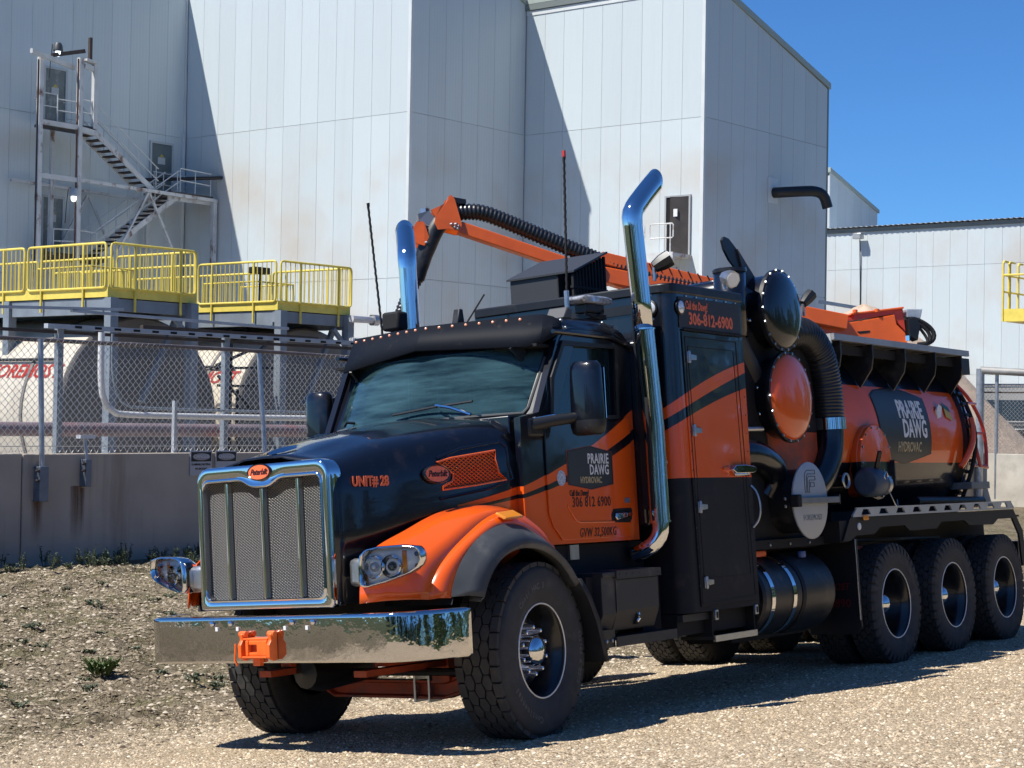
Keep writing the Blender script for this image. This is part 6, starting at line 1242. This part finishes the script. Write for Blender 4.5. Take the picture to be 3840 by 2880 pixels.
# oval plate with strap
oy = 1.2; oc = (-3.815, 1.44)
PLT = mat('pale_plate', (.40, .42, .43), .45, .3, var=(3, .05))
g = MB().lathe([(0, oy - .02), (.30, oy - .02), (.312, oy - .012), (.312, oy), (.305, oy + .004), (0, oy + .004)], (oc[0], 0, oc[1]), 'y', 60).build('round_cover', PLT, T)
MB().lathe([(0, .7), (.26, .7), (.26, oy - .02)], (oc[0], 0, oc[1]), 'y', 40).build('cover_drum', BLK, T)
MB().box(-4.27, -3.53, oy + .005, oy + .05, 1.415, 1.465).build('cover_strap', mat('dull_zinc', (.20, .21, .21), .5, .4, var=(9, .15)), T, bevel=.004); MB().box(-3.55, -3.48, oy - .02, oy + .06, 1.39, 1.49).build('strap_block', BLD, T, bevel=.01); MB().box(-4.27, -4.25, .9, oy + .05, 1.40, 1.48).build('strap_end', BLK, T)
for z in (1.46, 1.40): MB().lathe([(.014, 0), (.012, .01), (0, .012)], (-3.40, 1.18, z), 'y', 8).build('bolt', STL, T)
text('lettering', 'FOREMOST', .068, (-3.83, oy + .0055, 1.30), LX, UZ, mat('engraved_grey', (.22, .24, .24), .5), T, sx=.98)
def outline(P, w=.0045):
    b = MB()
    for a, c_ in zip(P, P[1:] + [P[0]]): b.bar((a[0], oy + .006, a[1]), (c_[0], oy + .006, c_[1]), w, .003, up=(0, 1, 0))
    b.build('engraved_line', mat('engraved_dark', (.05, .05, .05), .5), T, smooth=False)
fx_, fz = -3.72, 1.505
outline([(fx_, fz), (fx_, fz + .14), (fx_ - .02, fz + .165), (fx_ - .05, fz + .18), (fx_ - .19, fz + .18), (fx_ - .19, fz + .15), (fx_ - .06, fz + .15), (fx_ - .035, fz + .13), (fx_ - .03, fz)])
outline([(fx_ - .05, fz), (fx_ - .05, fz + .11), (fx_ - .07, fz + .13), (fx_ - .19, fz + .13), (fx_ - .19, fz + .10), (fx_ - .09, fz + .10), (fx_ - .08, fz + .09), (fx_ - .08, fz)]); outline([(fx_ - .10, fz + .045), (fx_ - .10, fz + .08), (fx_ - .17, fz + .08), (fx_ - .17, fz + .045)])
# fuel and water tanks low down
MB().lathe([(0, -2.98), (.29, -2.99), (.31, -3.01), (.31, -3.62), (.29, -3.64), (0, -3.65)], (0, .86, .70), 'x', 44).build('fuel_tank', BLK, T)
for x in (-3.09, -3.46): MB().lathe([(.313, x), (.319, x), (.319, x - .055), (.313, x - .055)], (0, .86, .70), 'x', 44).build('tank_strap', CHR, T)
MB().lathe([(0, -3.67), (.31, -3.68), (.33, -3.70), (.33, -4.22), (.31, -4.24), (0, -4.25)], (0, .84, .70), 'x', 44).build('water_tank', BLK, T)
MB().lathe([(0, 0), (.032, 0), (.034, .01), (.034, .05), (.0, .055)], (-3.93, 1.03, .98), 'z', 10).build('blue_cap', mat('blue_plastic', (.10, .16, .36), .4), T, bevel=.003); MB().lathe([(.0, 0), (.04, 0), (.04, .03), (0, .035)], (-3.05, 1.0, .985), 'z', 12).build('fuel_cap', STL, T)
MB().box(-3.38, -3.10, .75, 1.0, 1.01, 1.06).build('orange_tray', ORP, T, bevel=.01); MB().box(-3.55, -3.40, .7, .9, 1.01, 1.05).build('orange_tray', OCH, T)
MB().box(-4.5, -2.9, .75, 1.02, 1.07, 1.14).build('side_channel', BLD, T)
MB().box(-4.2, -2.9, .5, .9, .36, .6).build('tank_cradle', BLD, T)
for x in (-3.4, -3.75, -4.1): MB().lathe([(.013, 0), (.011, .01), (0, .012)], (x, 1.02, 1.10), 'y', 8).build('bolt', STL, T)
# second steering/lift axle tyres seen under the steps, far side
for x in (-3.45,):
    o_ = wheel('lift_axle_wheel', (x, -1.0, .512), .518, .27, .1, right=True)
# mud flap
MB().prism([(.72, 1.10), (1.2, 1.10), (1.2, .36), (1.15, .30), (.72, .30)], 'x', -4.64, -4.62).build('mud_flap', mat('mud_flap_rubber', (.008, .008, .010), .5), T, smooth=False)
MB().tube([(-4.60, 1.2, 1.10), (-4.605, 1.2, .7), (-4.61, 1.2, .42)], .005, 5).build('flap_cable', STL, T)
rd = mat('dark_red_letter', (.16, .008, .012), .5); text('lettering', 'FOREMOST', .085, (-4.612, .92, .70), (0, 1, 0), UZ, rd, T, shear=.2, sx=.9); text('lettering', '8890', .10, (-4.612, 1.02, .56), (0, 1, 0), UZ, rd, T)

# ---- debris tank
TR_ = 1.0; TZ = 2.02
prof = [(0, -4.50), (.5, -4.52), (.8, -4.58), (.95, -4.66), (TR_, -4.74), (TR_, -7.68)]
MB().lathe(prof, (0, 0, TZ), 'x', 72).build('debris_tank', TNKP, T, angle=50)
MB().lathe([(TR_, -7.76), (TR_, -8.0), (.97, -8.06), (.85, -8.15), (.5, -8.24), (0, -8.28)], (0, 0, TZ), 'x', 64).build('tank_rear_door', TNKP, T, angle=50)
for x in (-7.68, -7.73): MB().lathe([(TR_, x), (TR_ + .045, x), (TR_ + .045, x - .03), (TR_, x - .03)], (0, 0, TZ), 'x', 64).build('door_ring', BKP, T)
for k in range(26):
    a = radians(-75 + k * 6.2); MB().box(-7.70, -7.80, -.015, .015, -.02, .03).build('ring_clamp', BLK, T); q = C.objects[-1]; q.matrix_local = Matrix.Translation((0, (TR_ + .04) * cos(a), TZ + (TR_ + .04) * sin(a))) @ Matrix.Rotation(a - pi / 2, 4, 'X')
MB().lathe([(TR_, -4.80), (TR_ + .012, -4.80), (TR_ + .012, -4.84), (TR_, -4.84)], (0, 0, TZ), 'x', 64).build('tank_band', TNKP, T)
MB().tube(smoothc([(-7.74, .30, 2.98), (-7.78, .70, 2.78), (-7.80, .98, 2.45), (-7.80, 1.10, 2.05), (-7.76, 1.06, 1.75), (-7.70, .98, 1.5), (-7.66, .9, 1.3)], 30), .022, 8).build('rear_cable', BLD, T)
tf = lambda off: (lambda p: (p[0], sqrt(max(.01, (TR_ + off) ** 2 - (p[2] - TZ) ** 2)) + (p[1] - 1.0), p[2]))
# badge on the tank: points follow the shell
def curved_poly(P, off, m, nm):
    b = MB(); zs_ = sorted({round(z, 4) for z in np.linspace(min(p[1] for p in P), max(p[1] for p in P), 16)})
    def xr(z):
        X_ = []
        for (x0, z0), (x1, z1) in zip(P, P[1:] + [P[0]]):
            if abs(z1 - z0) < 1e-9: continue
            t = (z - z0) / (z1 - z0)
            if -1e-6 <= t <= 1 + 1e-6: X_.append(x0 + (x1 - x0) * t)
        return min(X_), max(X_)
    secs = []
    for z in zs_:
        a, c_ = xr(z); y = sqrt((TR_ + off) ** 2 - (z - TZ) ** 2); secs.append([(a, y, z), ((a + c_) / 2, y, z), (c_, y, z)])
    b.loft(secs); b.build(nm, m, T, angle=80)
TB_ = [(-5.68, 2.41), (-6.27, 2.47), (-6.86, 2.38), (-6.86, 1.85), (-6.27, 1.76), (-5.75, 1.83)]
curved_poly([((x + 6.27) * 1.03 - 6.27, (z - 2.1) * 1.03 + 2.1) for x, z in TB_], .004, mat('badge_rim_dark'), 'tank_logo_rim'); curved_poly(TB_, .007, BG, 'tank_logo_field')
for s_, sz, x, z, m_, k in (('PRAIRIE', .235, -6.46, 2.255, WLET, .72), ('DAWG', .235, -6.50, 2.075, WLET, .74), ('HYDROVAC', .13, -6.36, 1.905, GLETT, .76)):
    text('lettering', s_, sz, (x, 1.0, z), LX, UZ, m_, T, bold=.007 if m_ is WLET else .002, sx=k, fn=tf(.0095))
MB().prism([(-7.08, 2.27), (-7.14, 2.33), (-7.22, 2.31), (-7.19, 2.21), (-7.10, 2.19)], 'y', .975, .99).build('white_sticker', WLET, T, smooth=False)
b = MB(); b.add([tf(.012)((x, 1.0, z)) for x, z in ((-7.30, 2.31), (-7.30, 2.21), (-7.46, 2.17), (-7.42, 2.25))], [(0, 1, 2, 3)]); b.build('flag_sticker_yellow', mat('flag_yellow', (.55, .40, .04), .4), T); b = MB(); b.add([tf(.013)((x, 1.0, z)) for x, z in ((-7.29, 2.36), (-7.30, 2.30), (-7.44, 2.25), (-7.42, 2.31))], [(0, 1, 2, 3)]); b.build('flag_sticker_green', mat('flag_green', (.02, .10, .07), .4), T)
# walkway with brackets
WKM = mat('walkway_aluminium', (.42, .42, .42), .45, .5, var=(6, .12))
MB().box(-7.80, -4.72, 1.05, 1.08, 2.82, 2.875).build('walkway_edge', WKM, T, smooth=False); MB().box(-7.80, -4.72, .42, 1.05, 2.835, 2.85).build('walkway_deck', WKM, T, smooth=False)
MB().box(-4.735, -4.715, .45, 1.05, 2.79, 2.875).build('walkway_end', mat('bright_aluminium', (.6, .6, .58), .4, .4), T, smooth=False)
for i, x in enumerate((-4.86, -5.52, -6.24, -6.96, -7.62)):
    MB().prism([(.45, 2.82), (1.07, 2.82), (1.07, 2.70), (1.05, 2.60), (.93, 2.44), (.80, 2.62), (.45, 2.82)], 'x', x - .012, x + .012).build('walkway_bracket', BLK, T, smooth=False)
    for q in range(3): MB().box(x + .014, x + .018, .84 + q * .04, .96, 2.74 + q * .018, 2.748 + q * .018).build('bracket_slot', WKM, T, smooth=False)
MB().box(-7.72, -4.8, .95, .98, 2.72, 2.80).build('walkway_beam', BLD, T); MB().box(-7.84, -7.62, .75, 1.06, 2.64, 2.80).build('rear_lamp_box', BLK, T)
# orange boom base and hoses on top at the rear
BN2 = Vector((1, 1, 0)).normalized()
def rp(name, P, m, off=0, th=.3):
    b = MB(); n = len(P); o = BN2 * off; b.add([tuple(Vector(p) + o) for p in P] + [tuple(Vector(p) + o - BN2 * th) for p in P], [tuple(range(n)), tuple(range(2 * n - 1, n - 1, -1))] + [(i, i + n, (i + 1) % n + n, (i + 1) % n) for i in range(n)]); return b.build(name, m, T, bevel=.006, smooth=False)
rp('boom_base', [(-6.62, -.13, 3.09), (-6.66, -.09, 3.165), (-6.85, .1, 3.19), (-7.1, .35, 3.23), (-7.29, .54, 3.27), (-7.30, .55, 3.17), (-7.36, .61, 3.08), (-7.37, .62, 2.98), (-6.9, .15, 3.0)], BO)
rp('boom_cradle', [(-6.94, .19, 3.225), (-6.94, .19, 3.26), (-6.99, .24, 3.255), (-7.0, .25, 3.295), (-7.09, .34, 3.305), (-7.36, .61, 3.325), (-7.37, .62, 3.10), (-7.31, .56, 3.19), (-7.29, .54, 3.27)], mat('boom_red_side', (.60, .05, .012), .4, coat=.4), -.02)
rp('boom_top_lip', [(-6.96, .21, 3.28), (-7.36, .61, 3.325), (-7.36, .61, 3.345), (-6.97, .22, 3.30)], BO, .01, .34)
for q in (.0, .16): MB().lathe([(0, 0), (.025, 0), (.025, .03), (0, .035)], (-7.0 - q, .25 + q, 3.30), 'z', 10).build('cradle_pin', BO, T)
rp('base_recess', [(-7.02, .27, 3.09), (-7.10, .35, 3.10), (-7.10, .35, 3.12), (-7.0, .25, 3.115)], BLD, .004, .01)
rp('control_box', [(-7.38, .63, 3.24), (-7.38, .63, 3.32), (-7.50, .75, 3.315), (-7.48, .73, 3.22)], mat('light_metal_box', (.45, .48, .5), .4, .4, var=(8, .2)), 0, .2)
rp('swing_motor', [(-7.38, .63, 3.06), (-7.38, .63, 3.22), (-7.43, .68, 3.24), (-7.47, .72, 3.16), (-7.44, .69, 3.0)], BLK, .03, .15)
for r_, w_ in ((0, .024), (.035, .02), (.07, .016)):
    MB().tube(smoothc([(-7.40, .66, 3.22 - r_), (-7.46, .71, 3.21 - r_), (-7.55 + r_, .80 - r_, 3.13 - r_ * .4), (-7.58 + r_, .83 - r_, 3.04), (-7.54 + r_ * .6, .79, 2.97), (-7.44, .70, 2.96)], 18), w_, 8).build('hydraulic_hose', BLD, T)
MB().box(-7.37, -7.33, .62, .66, 3.0, 3.05).build('chrome_fitting', CHR, T)
MB().tube(smoothc([(-6.55, -.16, 3.05), (-6.60, -.13, 3.24), (-6.66, -.09, 3.25), (-6.74, -.02, 3.16)], 14), .016, 6).build('hydraulic_hose', BLD, T)
# manway drum, camlock pump
MB().lathe([(.30, .55), (.30, 1.0)], (-5.42, 0, 1.76), 'y', 36).build('manway_neck', OCH, T); MB().lathe([(.33, .98), (.34, 1.0), (.34, 1.04), (.33, 1.05)], (-5.42, 0, 1.76), 'y', 36).build('manway_flange', TNKP, T)
MB().lathe([(.335, 1.05), (.33, 1.075), (.1, 1.10), (0, 1.10)], (-5.42, 0, 1.76), 'y', 40).build('manway_cover', TNKP, T)
for k in range(14): a = 2 * pi * k / 14; MB().lathe([(.011, 0), (.01, .012), (0, .014)], (-5.42 + .31 * cos(a), 1.078, 1.76 + .31 * sin(a)), 'y', 6).build('bolt', STL, T)
MB().box(-5.72, -5.70, 1.08, 1.12, 1.55, 1.78).build('manway_handle', BLK, T)
PB = mat('blue_grey_cast', (.05, .075, .11), .5, var=(9, .3)); MB().lathe([(0, -5.0), (.11, -5.0), (.13, -5.03), (.13, -5.2), (.11, -5.23), (0, -5.23)], (0, 1.15, 1.58), 'x', 18).build('discharge_valve', PB, T, bevel=.01); MB().lathe([(.06, -5.22), (.06, -5.29), (.10, -5.30), (.10, -5.36), (.08, -5.38), (0, -5.38)], (0, 1.15, 1.56), 'x', 18).build('camlock_cap', STL, T); MB().bar((-5.12, 1.2, 1.68), (-5.05, 1.28, 1.84), .03).build('valve_lever', BLK, T)
MB().tube([(-5.12, 1.27, 1.62), (-5.16, 1.28, 1.66), (-5.2, 1.27, 1.62), (-5.16, 1.27, 1.58), (-5.12, 1.27, 1.62)], .008, 6).build('pull_ring', CHR, T); MB().tube(smoothc([(-5.32, 1.22, 1.50), (-5.36, 1.25, 1.38), (-5.42, 1.25, 1.34), (-5.48, 1.22, 1.42)], 10), .006, 5).build('cap_chain', STL, T)
MB().tube([(-4.72 + .06 * cos(a), 1.1, 1.60 + .06 * sin(a)) for a in np.linspace(0, 2 * pi, 17)[:-1]], .012, 6, closed=True).build('pipe_coupling', STL, T); MB().tube([(-4.72, .8, 1.6), (-4.72, 1.08, 1.6)], .05, 12).build('drain_pipe', BLK, T)
MB().box(-8.7, -4.7, -.7, .75, .98, 1.25).build('tank_subframe', BLD, T); MB().box(-7.9, -5.0, .5, .8, 1.25, 1.34).build('tank_saddle', BLD, T)
MB().tube([(-6.4, 1.0, 1.40), (-8.0, 1.02, 1.38)], .045, 12).build('side_hose', BLK, T)
# rear rail guard and ladder hoops
HR = mat('dark_orange_pipe', (.50, .035, .03), .4, coat=.3)
MB().tube(smoothc([(-7.95, .80, 2.62), (-8.2, .88, 2.45), (-8.42, .92, 2.2), (-8.50, .92, 1.95), (-8.46, .92, 1.72)], 20), .020, 8).build('guard_hoop', HR, T)
for x0, z in ((-8.28, 2.37), (-8.44, 2.07), (-8.46, 1.74)): MB().tube([(-7.98, .95, z), (x0, .92, z)], .016, 6).build('guard_rung', HR, T)
MB().tube([(-8.0, 1.0, 1.92), (-8.03, 1.02, 1.73), (-8.46, .93, 1.72)], .018, 6).build('guard_rail', HR, T)
MB().tube(smoothc([(-7.8, 1.05, 2.2), (-7.72, 1.1, 2.0), (-7.6, 1.08, 1.84), (-7.52, 1.02, 1.72)], 12), .03, 8).build('door_arm', ORP, T)
MB().box(-8.1, -7.62, .75, 1.08, 1.50, 1.57).build('rear_bracket', mat('dull_zinc'), T, bevel=.005); MB().prism([(-7.7, 1.34), (-8.05, 1.34), (-8.0, 1.56), (-7.85, 1.60)], 'y', .6, .8).build('orange_support', OCH, T)
# ---- side rail with trapezoid windows, black skirt over the wheels
RL = mat('rail_aluminium', (.50, .50, .49), .4, .45, var=(5, .08)); z0, z1 = 1.285, 1.365
hx = [-4.74 - .362 * i for i in range(10)]
edges = [(-4.575, z0)]
b = MB()
b.box(-8.37, -4.58, 1.195, 1.21, z0, z0 + .018); b.box(-8.31, -4.65, 1.195, 1.21, z1 - .016, z1)
xs_ = [-4.58] + [q for x in hx for q in (x, x - .2)] + [-8.37]
for i in range(0, len(xs_), 2):
    a, c_ = xs_[i], xs_[i + 1]
    la = a if i == 0 else a; ua = (a - .07) if i == 0 else (a + .045); lc = c_; uc = c_ - .045 if i < len(xs_) - 2 else c_ + .06
    b.prism([(la, z0 + .018), (ua, z1 - .016), (uc, z1 - .016), (lc, z0 + .018)], 'y', 1.195, 1.21)
b.build('side_rail', RL, T, smooth=False)
MB().box(-4.86, -4.76, 1.21, 1.225, 1.255, 1.30).build('side_marker_lamp', AMB, T, bevel=.005)
SK = [(-4.40, 1.09), (-4.56, 1.28), (-8.40, 1.28), (-8.63, 1.06), (-8.66, .70), (-8.56, .70), (-8.52, 1.02), (-8.36, 1.19), (-7.95, 1.19), (-7.83, 1.14), (-7.2, 1.15), (-7.08, 1.20), (-6.52, 1.20), (-6.40, 1.14), (-5.78, 1.14), (-5.68, 1.19), (-5.16, 1.19), (-5.02, 1.13), (-4.66, 1.13), (-4.55, 1.09)]
MB().prism(SK, 'y', 1.17, 1.19).build('side_skirt', mat('skirt_black', (.016, .017, .019), .5, spec=.25), T, smooth=False)
MB().lathe([(0, 0), (.032, 0), (.03, .008), (0, .012)], (-4.72, 1.19, 1.205), 'y', 20).build('white_reflector', WLET, T)
MB().box(-8.6, -4.5, .2, 1.17, 1.20, 1.22).build('fender_deck', BLD, T); MB().box(-4.55, -4.38, .4, 1.17, 1.08, 1.26).build('skirt_front', BLD, T)
for x in (-6.9,): MB().prism([(x - .1, 1.03), (x + .28, 1.03), (x + .25, 1.17), (x - .05, 1.17)], 'y', .62, .7).build('orange_hanger', OCH, T)
MB().box(-5.3, -4.9, .8, .95, 1.0, 1.03).build('orange_hanger', OCH, T); MB().tube([(-4.6, .95, 1.09), (-7.0, .95, 1.05)], .015, 6).build('air_line', BLK, T)
MB().box(-8.9, -8.7, -1.1, 1.1, .7, .95).build('rear_bumper', BLK, T)
